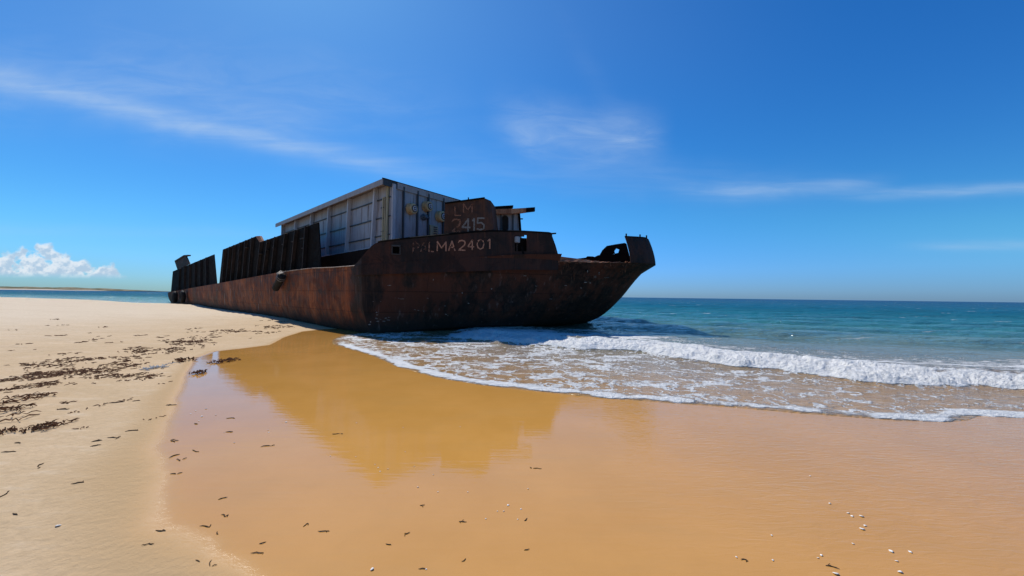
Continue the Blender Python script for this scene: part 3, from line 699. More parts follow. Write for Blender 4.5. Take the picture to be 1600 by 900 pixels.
# torn rusty edge of the foredeck
b = MB()
torn = stations_px(873, 981, 60); prev = None
for i, st in enumerate(torn):
    p = pos_at(st, 3.1); z = z_from(p.x, p.y, LOW); rise = tab([(873, .10), (900, .15), (930, .09), (960, .04), (981, .01)], px_of(st)) * (0.6 + 0.8 * random.random())
    a0 = Vector((p.x, p.y, z + 0.02)) - N * 0.04; a1 = Vector((p.x, p.y, z + rise)) + N * (0.25 + 0.2 * random.random()); a2 = Vector((p.x, p.y, z - 0.03 - 0.03 * random.random())) - N * 0.05
    if prev: b.quad((prev[0], a0, a1, prev[1])); b.quad((prev[2], a2, a0, prev[0]))
    prev = (a0, a1, a2)
b.build('torn_deck_edge', M_ORANGE, wreck, solid=0.02)
b = MB()
for i in range(46):
    st = stations_px(random.uniform(874, 978), 0, 1)[0] if False else torn[random.randrange(len(torn))]; p = pos_at(st, 3.1); z = z_from(p.x, p.y, LOW)
    c = Vector((p.x, p.y, z + random.uniform(0.0, .06))) + N * random.uniform(0, .5); a = random.uniform(0, 6)
    x = Vector((math.cos(a), math.sin(a), random.uniform(-.3, .3))).normalized(); y = x.cross(UP).normalized(); b.box(c, (random.uniform(.1, .45), random.uniform(.04, .15), .02), (x, y, x.cross(y)))
b.build('loose_plating', M_ORANGE, wreck)

# pale gunwale lip along the straight side
lip = []
for st in stations_px(440, 556, 60):
    p = pos_at(st, 3.1); lip.append(Vector((p.x, p.y, z_from(p.x, p.y, GUN) + 0.015)) - N * 0.02)
b = MB(); b.tube(lip, 0.022, 6); b.build('gunwale', painted('worn_gunwale', (0.22, 0.13, 0.085), (.40, .33, .27), .8), wreck)
# scrapes, draught marks and barnacle scars: thin raised paint
def mark(px, py, w, h, mat_b, rot=0):
    st = stations_px_cache(px); p = pos_at(st, 1.2)
    # find the plating on this line of sight by marching
    r = ray(px, py); best = None
    k = 8.0
    while k < 40:
        q = CAM + r * k; rel = q - O; t, s = rel.dot(A), rel.dot(N)
        hbv = hb(q.z)
        if t < TK: ins = s > SC - hbv
        else:
            tt = t_tip(q.z); ins = t < tt - (tt - TK) * min(1, abs(s - SC) / hbv) ** PW if tt > TK else False
        if ins: best = q; break
        k += 0.02
    if best is None: return
    q = best - r * 0.10; sx = k / F
    x = Vector((1, 0, 0)) if px > 566 else A; x = (x * math.cos(rot) + UP * math.sin(rot)); y = UP if not rot else Vector((0, 0, 1))
    n = 7; pts = []
    for i in range(n):
        a = 2 * math.pi * i / n; rr = random.uniform(.55, 1.1); pts.append(q + x * math.cos(a) * w * sx / 2 * rr + y * math.sin(a) * h * sx / 2 * rr)
    mat_b.prism(pts, r * 0.012)
def stations_px_cache(px): return ('c', .5)
def onto_hull(b, mat):
    """marks on the plating belong to the hull's own mesh"""
    me = HULL.data; me.materials.append(mat); k = len(me.materials) - 1; bm = bmesh.new(); bm.from_mesh(me); W0 = Vector(wreck.location)
    vs = [bm.verts.new(Vector(v) - W0) for v in b.v]
    for f in b.f:
        nf = bm.faces.new([vs[i] for i in f]); nf.material_index = k
    bm.to_mesh(me); bm.free()
b = MB()
for (x, y, w, h) in [(588, 485, 5, 2), (588, 488, 4, 2), (589, 492, 4, 1.6), (588, 496, 3, 2), (579, 503, 3, 3), (577, 507, 4, 3), (588, 498, 8, 1.6), (590, 502, 6, 1.5), (603, 497, 8, 1.8), (607, 500, 9, 1.6), (600, 502, 7, 1.4), (608, 496, 4, 2), (594, 499, 4, 1.5),
                     (620, 466, 12, .8), (628, 467, 10, .8), (648, 484, 5, 1.5), (654, 485, 5, 1.5), (662, 486, 2, 3), (695, 478, 5, 1.2), (697, 491, 5, 3), (700, 493, 3, 2), (722, 458, 2.5, 4), (732, 474, 4, 2), (768, 451, 3, 3), (668, 466, 4, 1),
                     (583, 471, 1.4, 1.4), (595, 471, 1.4, 1.4), (608, 446, 8, 1.5), (677, 437, 3, 3), (915, 441, 6, 2.5), (922, 442, 4, 2), (908, 450, 5, 2), (884, 446, 6, 1.5), (838, 447, 5, 1.5), (820, 431, 8, 1.2), (861, 467, 7, 1.4), (930, 432, 3, 6), (918, 424, 2, 9), (936, 427, 2, 7), (893, 434, 2, 5), (948, 434, 10, 1), (560, 433, 3, 1)]:
    mark(x, y, w * .9, h * .8, b)
onto_hull(b, M_MARK)
b = MB()
for i in range(46):
    mark(random.uniform(876, 985), random.uniform(414, 436), random.uniform(.8, 3.2), random.uniform(1, 9), b)
onto_hull(b, steel('rust_scab', (.05, .022, .014), (.10, .042, .022), (.16, .08, .05)))
b = MB()
for (x, y, h) in [(351, 462, 32), (360, 458, 30), (404, 478, 14), (318, 470, 12)]:
    mark(x, y, 1.8, h, b)
onto_hull(b, lettering('pale_salt_streak', (0.36, 0.30, 0.25), 0.34, 0.5))

# standing side walls aft (plate with upright ribs)
SP0 = shp(0, SC - HB + 0.45)
def sw_(px, py, off=0.0): return hitv(px, py, (SP0 + N * off).xy, A.xy)
def side_wall(outline, ribs, stubs=()):
    b = MB(); b.prism([sw_(x, y) for x, y in outline], N * 0.05); w = b.build('side_wall', M_PANEL, wreck)
    for (x1, y1, x2, y2) in ribs:
        p, q = sw_(x1, y1), sw_(x2, y2); bb = MB(); bb.beam(p - N * .085, q - N * .085, 0.035, 0.17, A); bb.beam(p - N * .175, q - N * .175, 0.08, 0.02, A)
        bb.build('rib', M_RIB, w)
    for (x, y, ln) in stubs:
        p = sw_(x, y); bb = MB(); bb.box(p - N * .08, (ln, .14, .05), (A, N, UP)); bb.build('crosspiece', M_RIB, w)
    return w
top2 = [(348, 390), (400, 369), (404, 376), (406.5, 379), (410, 377), (497.5, 347.5)]
rib2 = [(354, 350.6), (362.5, 357), (368.8, 364), (379, 374), (387.5, 382.5), (397.5, 392), (411, 405), (422.5, 415), (434, 428), (450, 443), (466, 459), (482, 477.5)]
side_wall([(342.5, 443)] + top2 + [(500.5, 403), (502, 420)], [(bx, tab(GUN, bx) + .5, tx, tab(top2, tx) + 1.5) for tx, bx in rib2],
          [(377, 391, .5), (388, 387, .4), (410, 397, .4), (420, 391, .4), (431, 387, .4), (446, 382, .4), (461, 378, .4), (476, 373, .5), (477, 388, .3)])
b = MB(); b.prism([sw_(399.5, 369, -.03), sw_(406, 368.5, -.03), sw_(410, 376.5, -.03), sw_(406, 379.5, -.03)], N * 0.12); b.build('torn_plate_edge', M_ORANGE, wreck)
top1 = [(270, 424), (334.5, 397.4)]
side_wall([(267, 456)] + top1 + [(338.7, 444)], [(bx, tab(GUN, bx) + .3, tx, tab(top1, tx) + 1) for tx, bx in [(283, 281), (291, 289.5), (299, 298), (307.5, 307), (316, 316), (325, 325.5)]])
b = MB(); b.prism([sw_(x, y, .6) for x, y in [(277, 421), (272.5, 407.5), (287, 398.5), (294, 398), (292.5, 400.5), (291, 401), (296, 412)]], N * 0.12); b.prism([sw_(x, y, .5) for x, y in [(272.5, 407.5), (287, 398.5), (294, 398), (293, 400), (288, 400.3), (273.2, 409)]], N * 0.3)
b.build('bent_plate', M_BULW, wreck)
# black sheet standing in for the shaded gap under the deckhouse
b = MB(); b.prism([sw_(499, 421, .9), sw_(499, 402, .9), sw_(577, 388, .9), sw_(577, 413, .9)], N * 0.06); b.build('gap_shade_sheet', M_PANEL, wreck)

# ---------------------------------------------------------------- deckhouse
DS = Vector((-617, 590, 0)).normalized(); DF = Vector((455, 590, 0)).normalized()
EC = hitv(598, 280, (CAM + Vector(((598 - 800) / F * 16.9, 16.9, 0))).xy, DS.xy); E0 = EC.xy       # eave corner
NS = Vector((DS.y, -DS.x, 0)); NS = NS if NS.dot(Vector((1, 1, 0))) > 0 else -NS                    # inwards from the long side
NF = Vector((-DF.y, DF.x, 0)); NF = NF if NF.dot(DS) > 0 else -NF                                   # inwards from the short side
WS0 = EC + NS * 0.45                                                                               # wall plane of the long side
wc = hitv(611, 300, WS0.xy, DS.xy)                                                                 # wall corner
def ws(px, py, off=0.0): return hitv(px, py, (WS0 - NS * off).xy, DS.xy)
def wf_(px, py, off=0.0): return hitv(px, py, (wc - NF * off).xy, DF.xy)
zt = EC.z - 0.10
house_poly_low = []
b = MB()
far = ws(444, 351)
zb = ws(502, 404).z
L1 = (Vector((far.x, far.y, 0)) - Vector((wc.x, wc.y, 0))).length
wr = wf_(703, 330); LF = 8.7
def quadwall(p, q, z0, z1, inw, th=.08):
    b.prism([Vector((p.x, p.y, z0)), Vector((q.x, q.y, z0)), Vector((q.x, q.y, z1)), Vector((p.x, p.y, z1))], inw * th)
c1 = Vector((wc.x, wc.y, 0)); c2 = c1 + DS * L1; c3 = c1 + DF * LF; c4 = c2 + DF * LF
quadwall(c1, c2, zb, zt, NS); quadwall(c1 + DF * .09, c3, zb, zt, NF); quadwall(c2, c4, zb, zt, DF.cross(UP) * -1 if False else -DS * 1.0); quadwall(c3, c4, zb, zt, -DF)
house = b.build('deckhouse', M_WALL, wreck)
# roof slab with fascia
e1 = hitv(431, 347, E0, DS.xy); e1 = Vector((e1.x, e1.y, 0)); e2 = Vector((EC.x, EC.y, 0)); e3 = hitv(618, 287, (e2 + DF * 0.0).xy, DF.xy); e3 = Vector((e3.x, e3.y, 0)); 
e2b = e2 + DF * 0.75; e4 = e2 + DF * (LF + .6); e5 = e1 + DF * (LF + 1.2)
b = MB(); b.prism([Vector((p.x, p.y, EC.z - 0.03)) for p in (e1, e2, e4, e5)], UP * 0.05); roof = b.build('roof', M_ROOF, house)
b = MB()
b.beam(Vector((e1.x, e1.y, EC.z - .11)), Vector((e2.x, e2.y, EC.z - .11)), 0.26, 0.05, UP); b.build('fascia', M_ROOF, roof)
b = MB(); b.beam(Vector((e2.x, e2.y, EC.z - .10)) + DF * .03, Vector((e2b.x, e2b.y, EC.z - .10)), 0.30, 0.06, UP); b.build('corner_cap', M_SEAM, roof)
b = MB(); b.beam(Vector((e2b.x, e2b.y, EC.z - .13)) + DF * .004 - NF * .04, Vector((e4.x, e4.y, EC.z - .13)) - NF * .04, 0.30, 0.05, UP); b.build('fascia', M_ROOF, roof)
b = MB(); b.beam(Vector((e2.x, e2.y, EC.z + 0.045)) - NF * .02, Vector((e4.x, e4.y, EC.z + .045)) - NF * .02, 0.02, 0.12, UP); b.build('roof_edge_flange', M_BULW, roof)
b = MB(); b.tube([Vector((e2.x, e2.y, EC.z)), Vector((e2.x, e2.y, EC.z + .07))], .03, 6); b.build('peg', M_SEAM, roof)
# posts and girts of the long side
posts = [(590.8, 585.2), (550, 544.8), (519, 514), (491.6, 487.5), (466.8, 463.5), (446, 443.5)]
for tx, bx in posts:
    q = ws(tx, 300); p = ws(bx, 390); q = Vector((q.x, q.y, zt)); p = Vector((p.x, p.y, zb + .05)); bb = MB(); bb.beam(p - NS * .11, q - NS * .11, 0.12, 0.20, DS); bb.build('post', M_WALL2, house)
for gy in (345, 367, 388.5):
    p = ws(501, gy); z = p.z; bb = MB(); bb.beam(Vector((c1.x, c1.y, z)) - NS * .03, Vector((c2.x, c2.y, z)) - NS * .03, .05, .06, UP); bb.build('girt', M_SEAM, house)
bb = MB(); bb.beam(Vector((c1.x, c1.y, zb - .02)) - NS * .1, Vector((c2.x, c2.y, zb - .02)) - NS * .1, .26, .28, UP); bb.build('sill_beam', M_WALL2, house)
# shallow stiffening folds of the wall panels
for x in (565, 575, 533, 505.5):
    p = ws(x, 345); bb = MB(); bb.beam(Vector((p.x, p.y, ws(501, 367).z + .05)) - NS * .012, Vector((p.x, p.y, ws(501, 345).z - .05)) - NS * .012, .03, .02, DS); bb.build('panel_fold', M_WALL, house)
# corner: recess with yellowed pipes
for k, x in enumerate((600.5, 603.5, 607)):
    p = ws(x, 340); bb = MB(); bb.tube([Vector((p.x, p.y, zb + .3)) - NS * .07, Vector((p.x, p.y, (zt - .55) if k < 2 else zt)) - NS * .07], .045 + .02 * (k == 2), 8); bb.build('pipe', M_PIPE, house)
for y in (325, 342, 362):
    p = ws(599.5, y); bb = MB(); bb.box(p - NS * .05, (.25, .10, .04), (DS, NS, UP)); bb.build('pipe_clamp', M_SEAM, house)
# short side: corner pillar, seams, ventilators
p = wf_(613.5, 330); bb = MB(); bb.beam(Vector((p.x, p.y, zb)) - NF * .06, Vector((p.x, p.y, zt)) - NF * .06, .16, .12, DF); bb.build('corner_pillar', M_WALL2, house)
for x in (629, 651, 668, 691.5, 715):
    p = wf_(x, 340); bb = MB(); bb.beam(Vector((p.x, p.y, zb)) - NF * .05, Vector((p.x, p.y, zt)) - NF * .05, .07, .10, DF); bb.build('wall_rib', M_SEAM, house)
for (x, y, w) in ((640.5, 326.7, 8.3), (665, 323, 7.8), (686, 338.5, 8.3)):
    p = wf_(x, y); r = w * (p - CAM).length / F * 1.0
    ax = (-NF - UP * .05 + Vector((.25, 0, 0))).normalized()
    bb = MB(); bb.lathe(p, ax, [(0, r * 1.05), (.05, r * 1.05), (.06, r * .98), (.26, r * .95), (.30, r * .82), (.30, r * .60)], 24); vt = bb.build('ventilator', M_CREAM, house, smooth=False)
    bb = MB(); bb.lathe(p + ax * .302, ax, [(0, r * .62), (.02, r * .60)], 20); bb.build('throat', M_BLACK, vt)
    bb = MB(); bb.torus(p + ax * .33, ax, r * .38, r * .10, 18, 8); bb.lathe(p + ax * .32, ax, [(0, r * .14), (.05, r * .12)], 10); bb.build('hub_ring', M_WALL2, vt)
p = wf_(661, 339.5); bb = MB(); bb.lathe(p, -NF, [(0, .16), (.05, .17), (.12, .12), (.25, .11), (.30, .06)], 16); bb.tube([p - NF * .12, p - NF * .14 + DF * .3], .035, 6); bb.build('floodlight', M_TEAL, house)
p = wf_(676, 362); fr = MB(); fr.box(p - NF * .07, (.50, .12, .62), (DF, NF, UP)); lo = fr.build('louvre', M_PIPE, house)
for k in range(5): bb = MB(); bb.box(p - NF * .15 + UP * (-.22 + .11 * k) + DF * .06, (.22, .05, .045), (DF, NF, UP)); bb.build('slat', M_SEAM, lo)
bb = MB(); p = wf_(693.5, 352); bb.tube([p - NF * .1 + UP * 1.0, p - NF * .16 + UP * .3 + DF * .1, p - NF * .1 - UP * .5], [.05, .09, .05], 8); bb.build('bent_pipe', M_PIPE, house)

# ---------------------------------------------------------------- casing with the second number
K0 = CAM + Vector(((725 - 800) / F * 15.9, 15.9, 0)); KD = Vector((1, 0.02, 0)).normalized()
def kc(px, py, off=0.0): return hitv(px, py, (K0 + Vector((0, -off, 0))).xy, KD.xy)
b = MB(); out = [(693.5, 372), (695, 318.5), (716, 315.4), (740, 312.3), (757.5, 309.8), (757.5, 372)]
b.prism([kc(x, y) for x, y in out], Vector((.25, 1.4, 0)))
pr = [kc(757.5, 309.8), kc(766, 311.4), kc(773, 372), kc(757.5, 372)]
pr[1] = pr[1] + Vector((0.01, .25, .0)); pr[2] = pr[2] + Vector((0.01, .25, 0)); b.prism([pr[0] + Vector((.002, 0, 0)), pr[1], pr[2], pr[3] + Vector((.002, 0, 0))], Vector((.15, 1.2, 0)))
case = b.build('casing', M_CASE, wreck)
b = MB(); p = kc(731, 314); b.tube([p + Vector((0, .2, -.1)), p + Vector((0, .2, .20))], .03, 6); b.build('stub_mast', M_BLACK, case)
b = MB(); b.beam(kc(695, 317.6, .04), kc(757.5, 309.2, .04), .06, .05, UP); b.build('rim', M_PANEL, case)

STROKES = {'P': [[(0, 0), (0, 1), (.7, 1), (1, .86), (1, .62), (.7, .48), (0, .48)]], 'A': [[(0, 0), (.5, 1), (1, 0)], [(.2, .34), (.8, .34)]], 'L': [[(0, 1), (0, 0), (1, 0)]],
           'M': [[(0, 0), (0, 1), (.5, .3), (1, 1), (1, 0)]], '2': [[(0, .76), (.12, .94), (.5, 1), (.88, .94), (1, .74), (.86, .5), (0, 0), (1, 0)]], '4': [[(.74, 0), (.74, 1), (0, .3), (1, .3)]],
           '0': [[(.5, 0), (.14, .14), (0, .5), (.14, .86), (.5, 1), (.86, .86), (1, .5), (.86, .14), (.5, 0)]], '1': [[(.0, .8), (.6, 1), (.6, 0)]],
           '5': [[(1, 1), (.08, 1), (.04, .56), (.6, .62), (1, .42), (.94, .12), (.5, 0), (0, .08)]]}
def glyph(ch, centre, xdir, zdir, height, width, mat, parent, name='letter', thick=0.006, sw=0.074):
    """one hand-painted character as strokes"""
    b = MB(); xd, zd = Vector(xdir).normalized(), Vector(zdir).normalized(); nd = xd.cross(zd); k = 0
    for st in STROKES[ch]:
        P = [Vector(centre) + xd * (x - .5) * width + zd * (y - .5) * height for x, y in st]
        for p, q in zip(P[:-1], P[1:]):
            d = (q - p).normalized(); n2 = nd.cross(d); w = sw * height * .9; k += 1; o = nd * (thick * .02 * k)
            b.prism([p - d * w * .45 + n2 * w + o, q + d * w * .45 + n2 * w + o, q + d * w * .45 - n2 * w + o, p - d * w * .45 - n2 * w + o], nd * thick)
    return b.build(name, mat, parent)
for ch, x, y, w, h, mt in [('P', 650, 387.5, 8, 14, M_TXTF), ('A', 662, 386.5, 9, 14, M_TXTF), ('L', 674, 386, 6.5, 14, M_TXTL), ('M', 690, 385, 13, 14, M_TXT), ('A', 706, 384.2, 9.5, 14.5, M_TXT),
                            ('2', 721.5, 383.4, 10, 15, M_TXT), ('4', 735.5, 382.6, 9.5, 15, M_TXT), ('0', 750.5, 382, 10.5, 14.5, M_TXT), ('1', 764.5, 381.2, 5, 14.5, M_TXT)]:
    p, tn, on = local(x, y, 0.035); k = (p - CAM).length / F
    glyph(ch, p, tn, UP, h * k, w * k, mt, bul)
for ch, x, y, w, h, mt in [('L', 715.5, 330, 9, 13, M_TXTH), ('M', 731, 325.5, 13, 14, M_TXTH), ('2', 713, 352, 12, 19, M_TXTH), ('4', 728.5, 351.5, 12, 19, M_TXTG), ('1', 740.5, 350.5, 4.5, 18, M_TXTG), ('5', 751, 350, 10.5, 18, M_TXTG)]:
    p = kc(x, y, 0.02); k = (p - CAM).length / F
    glyph(ch, p, KD, UP, h * k, w * k, mt, case)

# ---------------------------------------------------------------- small shelter behind the casing
Q0 = CAM + Vector(((790 - 800) / F * 18.0, 18.0, 0)); QD = Vector((1, .12, 0)).normalized()
def qc(px, py, off=0.0): return hitv(px, py, (Q0 + Vector((0, -off, 0))).xy, QD.xy)
b = MB(); b.prism([qc(760, 372), qc(760, 334), qc(811.5, 333.5), qc(815, 372)], Vector((-.2, 2.2, 0))); sh = b.build('shelter', M_WALL, wreck)
b = MB(); b.prism([qc(765, 334.5, .35), qc(765, 327.5, .35), qc(800, 326, .35), qc(822, 324.8, .35), qc(822, 331, .35), qc(800, 333.8, .35)], Vector((0, .5, .06))); rf = b.build('roof', M_ORANGE, sh)
b = MB(); b.prism([qc(822, 324.6, .33), qc(836, 323.6, .33), qc(836, 329.6, .33), qc(822, 331.2, .33)], Vector((0, .4, .05))); b.build('roof_overhang', M_PANEL, rf)
b = MB(); b.prism([qc(765, 325, .30), qc(768, 322.6, .30), qc(802, 320.6, .30), qc(800, 323.6, .30)], Vector((0, .7, .06))); b.build('loose_sheet', M_PANEL, rf)
for x in (774.5, 782.5, 801.5):
    p = qc(x, 350); bb = MB(); bb.beam(Vector((p.x, p.y, p.z - 1)) - Vector((0, .05, 0)), Vector((p.x, p.y, qc(x, 334).z)) - Vector((0, .05, 0)), .06, .10, QD); bb.build('wall_rib', M_SEAM, sh)
b = MB(); b.beam(qc(813.5, 366, .03), qc(811, 334, .03), .10, .08, QD); b.build('corner_post', M_PANEL, sh)
b = MB(); pts = []
c = qc(789, 349, .02); k = (c - CAM).length / F
for i in range(20):
    a = 2 * math.pi * i / 20; pts.append(c + QD * math.cos(a) * 5 * k + UP * (math.sin(a) * 5 * k + (7 * k if math.sin(a) > 0 else -7 * k)))
b.prism(pts, Vector((0, .015, 0))); wd = b.build('window', M_BLACK, sh)
b = MB(); b.tube(pts + [pts[0]], .025, 6); b.build('window_frame', M_SEAM, wd)
b = MB(); b.tube([qc(812, 342), qc(817, 342)], .03, 6); b.build('bracket', M_BLACK, sh)

# ---------------------------------------------------------------- fenders hanging from the side
def side_pt(px, py, off=0.0): return hitv(px, py, (shp(0, SC - HB - off)).xy, A.xy)
a_, b_ = side_pt(441, 430, .22), side_pt(430, 452, .22)
fe = empty('hanging_fender', a_, label='dark cylindrical fender dangling askew from the gunwale on pale rope', category='fender')
b = MB(); d = (b_ - a_).normalized(); L = (b_ - a_).length; b.lathe(a_, d, [(0, .09), (.04, .17), (.10, .20), (L - .12, .19), (L - .05, .17), (L, .08)], 14); b.build('cylinder', M_BLACK, fe, smooth=False)
b = MB(); b.torus(a_ + d * .15, d, .205, .025, 16, 6); b.torus(a_ + d * .3, d, .205, .025, 16, 6)
for k in range(9):
    s = side_pt(441 + random.uniform(-4, 6), 425 + random.uniform(-2, 2), .1); b.tube([a_ + d * random.uniform(-.05, .3) + A * random.uniform(-.15, .15) - N * .1, (a_ + s) / 2 - N * random.uniform(.05, .25) + A * random.uniform(-.1, .1), s], .028, 6)
b.build('rope', painted('weathered_rope', (0.22, 0.18, 0.15), (.1, .07, .05)), fe)
for x, y, lb in ((273.5, 464, 'dark ragged tyre fender nearest the stern'), (285.5, 463.5, 'dark ragged tyre fender second from the stern')):
    p = side_pt(x, y, .3); t = empty('tyre_fender', p, label=lb, category='fender', group='tyre fenders at the stern')
    b = MB(); b.torus(p, N, .50, .22, 22, 10); b.build('tyre', M_BLACK, t, smooth=True)
    b = MB(); b.tube([p + UP * .6, p + UP * 1.2 + N * .2], .04, 6); b.build('chain', M_RIB, t)

# ---------------------------------------------------------------- far coast
def coastmat(name, c1, c2, sc):
    m, g, b = newmat(name); pos = g.n('ShaderNodeNewGeometry').outputs['Position']
    g.put(b.inputs['Base Color'], g.mix(g.sm(g.noise(pos, sc, 5, .7), .4, .6), c1, c2)); b.inputs['Roughness'].default_value = 1; b.inputs['Specular IOR Level'].default_value = 0; return m
D = 2200.0
def farpt(px, py, d=D): r = ray(px, py); return CAM + r * (d / r.y)
xs = np.linspace(-260, 152, 160)
rows = []
for i, x in enumerate(xs):
    fade = float(np.clip((152 - x) / 120, 0, 1)) ** 0.6
    base = farpt(x, 452, D); base.z = -0.5
    hgt = (3 + 17 * fade) * (0.75 + 0.5 * float(fbm(np.array([x * .08]), np.array([0.3]), 4, 7)[0]))
    bz = 5 * fade + 0.6
    rows.append([base, base + Vector((0, 60, bz)), base + Vector((0, 140, bz + (hgt - bz) * .5)), base + Vector((0, 260, hgt)), base + Vector((0, 700, -1))])
for name, a, bnd, mt in (('far_beach', 0, 1, coastmat('far_sand', (.55, .47, .38), (.62, .54, .44), .02)), ('far_dune', 1, 4, coastmat('far_scrub', (.10, .11, .07), (.30, .25, .17), .012))):
    b = MB()
    for r1, r2 in zip(rows[:-1], rows[1:]):
        for k in range(a, bnd): b.quad((r1[k], r2[k], r2[k + 1], r1[k + 1]))
    b.build(name, mt)['kind'] = 'structure'

# ---------------------------------------------------------------- weed, twigs, shells
def weedmat(name, c1, c2):
    m, g, b = newmat(name); pos = g.n('ShaderNodeNewGeometry').outputs['Position']
    g.put(b.inputs['Base Color'], g.mix(g.sm(g.noise(pos, 30, 3), .4, .6), c1, c2)); b.inputs['Roughness'].default_value = .85; b.inputs['Specular IOR Level'].default_value = .12; return m
M_WEED = weedmat('dried_weed', (.10, .038, .016), (.22, .10, .045)); M_TWIG = weedmat('twig', (.055, .035, .02), (.12, .075, .04))
M_SHELL = weedmat('shell_white', (.72, .66, .58), (.85, .82, .76)); M_PLAST = weedmat('pale_plastic', (.44, .43, .40), (.60, .59, .55))
def strand(b, p, ln, r, lift=0.02, flat=.35, yaw=None):
    a = random.uniform(0, 6.28) if yaw is None else yaw; pts = []; q = Vector(p); n = 5
    for i in range(n):
        pts.append(q.copy()); a += random.uniform(-.7, .7); q = q + Vector((math.cos(a), math.sin(a), 0)) * ln / n
        q.z = p[2] + random.uniform(0, lift)
    b.tube(pts, [r * .5, r, r, r * .9, r * .3], 4)
def clump(center, rx, ry, n, ln, r, lift, b):
    for i in range(n):
        a, d = random.uniform(0, 6.28), random.random() ** .7
        x, y = center.x + math.cos(a) * d * rx, center.y + math.sin(a) * d * ry
        strand(b, (x, y, center.z + random.uniform(-.002, .012 + lift * (1 - d))), ln * random.uniform(.4, 1.3), r * random.uniform(.6, 1.4), lift)
# countless wrack scattered in bands
WR = [(300, 536, 36, 7, 80), (268, 547, 22, 6, 40), (219, 548, 26, 5, 34), (190, 559, 30, 4, 26), (122, 563, 45, 4, 40), (62, 571, 45, 4, 30), (206, 571, 34, 5, 50), (140, 579, 46, 6, 90), (81, 585, 50, 5, 110), (19, 593, 26, 3, 24),
      (219, 587, 40, 4, 44), (169, 588, 28, 4, 30), (75, 601, 34, 3, 26), (26, 607, 20, 3, 22), (369, 518, 44, 3, 30), (444, 511, 40, 2.5, 24), (412, 520, 14, 2, 12), (308, 515, 12, 2, 8), (150, 530, 150, 10, 16), (330, 527, 60, 5, 18), (60, 548, 80, 10, 10), (100, 510, 110, 10, 8), (250, 600, 60, 8, 8), (170, 640, 120, 22, 10), (420, 503, 50, 3, 6)]
b = MB()
for (cx, cy, sx, sy, n) in WR:
    for i in range(int(n * .62)):
        px, py = cx + random.gauss(0, .5) * sx, cy + random.gauss(0, .5) * sy
        if py > 640 and px > 250: continue
        p = on_ground(px, py); s = (p - CAM).length / F
        for k in range(random.choice((1, 2, 3, 4, 7))):
            strand(b, (p.x + random.gauss(0, 2.4) * s, p.y + random.gauss(0, 5) * s, p.z + .003), random.uniform(2.5, 8) * s, random.uniform(.16, .38) * s + .001, .6 * s)
setp(b.build('seaweed_wrack', M_WEED), kind='stuff', label='thin band of dried brown seaweed crumbs along the high tide line', category='seaweed')
CL = [(73, 668, 11, 26, 'largest lone dark seaweed clump on the bare sand left of the wet edge'), (14, 643, 14, 14, 'flat dark seaweed clump at the left, upper one of two near the frame edge'), (4, 677, 9, 16, 'dark seaweed clump cut by the left edge of the photo, lower one of two'), (28, 626, 18, 16, 'long low streak of dark seaweed above the clumps at the left edge'),
      (18, 655, 20, 5, 'thin stringy seaweed streak between the two clumps at the left edge'), (288, 564, 9, 18, 'small dark seaweed clump on dry sand just left of the wet sand tip'), (309, 584, 8, 14, 'small dark seaweed clump on wet sand below the tip of the wet patch'), (353, 565, 11, 20, 'small mound of dark seaweed in the orange reflection near its left tip')]
for (x, y, w, n, lb) in CL:
    p = on_ground(x, y); s = (p - CAM).length / F; b = MB(); clump(p, w * s, w * s * 1.5, int(n * 2.2), w * s * .8, .42 * s + .001, 2.4 * s, b)
    b.build('seaweed_clump', M_WEED, origin=p); o = col.objects[-1]; setp(o, label=lb, category='seaweed', group='seaweed clumps on the sand')
TW = [(262, 634, 1), (216, 673, 1), (184, 684, 1), (159, 688, 1), (141, 698, 1), (219, 626, 1), (23, 692, 1), (25, 706, 1), (11, 770, 1), (27, 805, 1), (131, 754, 1), (275, 741, 0), (280, 718, 0), (281, 710, 0), (311, 706, 0), (267, 689, 0), (364, 675, 0), (367, 654, 0), (309, 663, 0), (341, 781, 0), (352, 808, 0), (341, 835, 0), (327, 824, 0), (409, 864, 0), (405, 850, 0), (312, 878, 0), (328, 885, 0), (256, 830, 1), (231, 850, 1),
      (512, 830, 0), (481, 818, 0), (633, 835, 0), (611, 851, 0), (728, 873, 0), (819, 860, 0), (656, 790, 0), (717, 815, 0), (819, 814, 0), (833, 732, 0), (531, 678, 0), (423, 697, 0), (665, 889, 0), (1169, 877, 0), (1290, 884, 0), (90, 640, 1), (135, 640, 1), (170, 630, 1), (100, 631, 1), (60, 730, 1)]
for (x, y, dry_) in TW:
    p = on_ground(x, y); s = (p - CAM).length / F; b = MB(); strand(b, (p.x, p.y, p.z + .002), random.uniform(8, 16) * s, .52 * s, .5 * s, yaw=random.uniform(-.5, .5) + (math.pi if random.random() < .5 else 0))
    for k in range(random.choice((0, 1, 2))): strand(b, (p.x + random.gauss(0, 2) * s, p.y, p.z + .002), random.uniform(3, 7) * s, .4 * s, .7 * s)
    o = b.build('twig', M_TWIG, origin=p); setp(o, label='small dark twig lying on the dry pale sand' if dry_ else 'small dark twig lying on the smooth wet sand', category='twig', group='twigs on the dry sand' if dry_ else 'twigs on the wet sand')
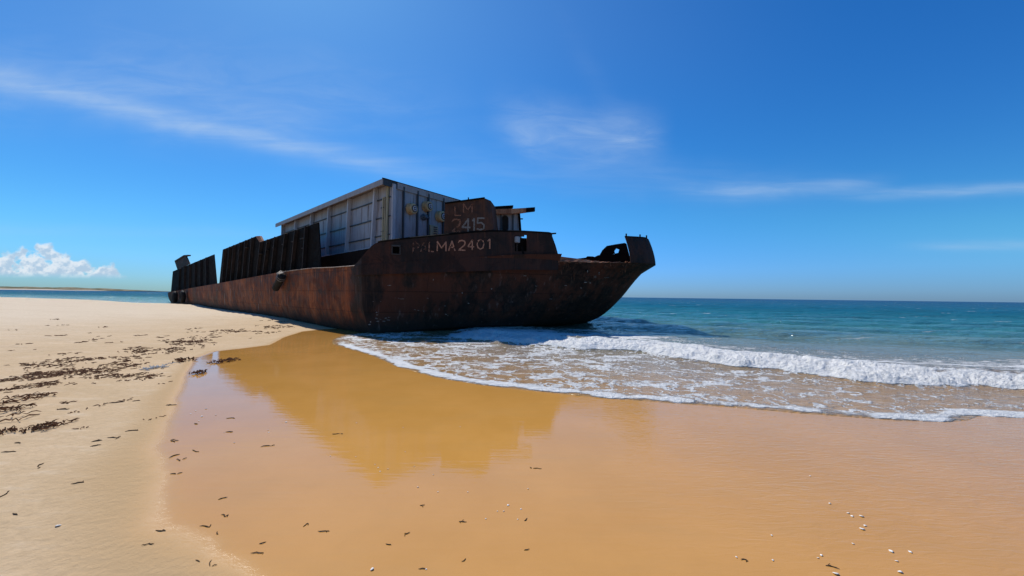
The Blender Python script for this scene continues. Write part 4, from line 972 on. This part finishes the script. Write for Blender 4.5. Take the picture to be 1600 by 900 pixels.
SH = [(315, 651, 1.5), (306, 642, 1), (322, 639, 1.2), (337, 649, 1), (311, 658, 1), (298, 647, .9), (420, 676, 1), (419, 672, .9), (366, 692, 1), (447, 660, 1.3), (350, 676, .8), (581, 890, 2.6), (653, 761.5, 1.3), (684, 769, 1.1), (731, 769, 1.1), (794, 790, 1.8), (787, 799, 1.2), (777, 799, 1), (814, 796, 1.2), (825, 764, 1.2), (809, 812, 1.2), (759, 811, 1.1),
      (591, 731, 1), (594, 737, 1.1), (586, 726, .9), (606, 733, 1), (647, 729, .9), (677, 742, 1), (557, 661, 1), (630, 668, .9), (719, 667, .8), (516, 713, .9), (556, 714, .9), (633, 706, .8), (1325, 802, 1.4), (1331, 807, 1.5), (1346, 807, 2), (1347, 827, 2.2), (1352, 822, 1.6), (1296, 787, 1.4), (1266, 744, 1), (1392, 862, 2.1), (1422, 863, 1.6), (1401, 877, 1.4), (1406, 894, 2.2),
      (1306, 897, 2.8), (1283, 868, 1.5), (1278, 872, 1.2), (1333, 850, 1.3), (1208, 876, 1.5), (1206, 837, 1.3), (1151, 871, 1.4), (666, 890, 1.2), (91, 822, 2.2)]
def shell(p, r):
    b = MB(); rows_ = 4; n = 11; base = len(b.v); ya = random.uniform(0, 6.28); tilt = random.uniform(-.3, .3)
    for j in range(rows_ + 1):
        for i in range(n):
            a = -1.25 + 2.5 * i / (n - 1); d = j / rows_; rr = r * d * (1.25 - .3 * abs(a)) * (1 + .05 * (i % 2)); hh = r * .45 * math.sin(d * 2.4) * math.cos(a * .9)
            x, y = rr * math.cos(a) - r * .5, rr * math.sin(a); b.v.append((p.x + x * math.cos(ya) - y * math.sin(ya), p.y + x * math.sin(ya) + y * math.cos(ya), p.z + .001 + hh + tilt * x * .3))
    for j in range(rows_):
        for i in range(n - 1): q = base + j * n + i; b.f.append((q, q + 1, q + n + 1, q + n))
    return b.build('shell', M_SHELL, origin=p, solid=r * .12, smooth=True)
for (x, y, w) in SH:
    p = on_ground(x, y); s = (p - CAM).length / F; o = shell(p, w * s * 1.15)
    if (x, y) == (581, 890): setp(o, label='largest white shell, at the bottom of the photo just left of centre', category='shell')
    elif (x, y) == (91, 822): setp(o, label='pale shell half buried in the dry sand at the lower left', category='shell')
    elif x > 1100: setp(o, label='small white shell in the scatter on the wet sand at lower right', category='shell', group='white shells at the lower right')
    elif x < 460: setp(o, label='small white shell left of the dark orange reflection on wet sand', category='shell', group='white shells left of the reflection')
    elif y < 745: setp(o, label='small white shell inside the dark orange reflection of the wreck', category='shell', group='white shells in the reflection')
    else: setp(o, label='small white shell below the reflection in the middle of the wet sand', category='shell', group='white shells in the middle foreground')
p = on_ground(246, 575); s = (p - CAM).length / F; b = MB()
for i in range(26): strand(b, (p.x + random.gauss(0, 5) * s, p.y + random.gauss(0, 9) * s, p.z + .01), random.uniform(6, 14) * s, .5 * s, 2 * s)
setp(b.build('net_scrap', M_PLAST, origin=p), label='tangled scrap of pale grey netting lying in the seaweed band', category='netting')
# fallen shackle: a lump of pale rubble left by the fender foot
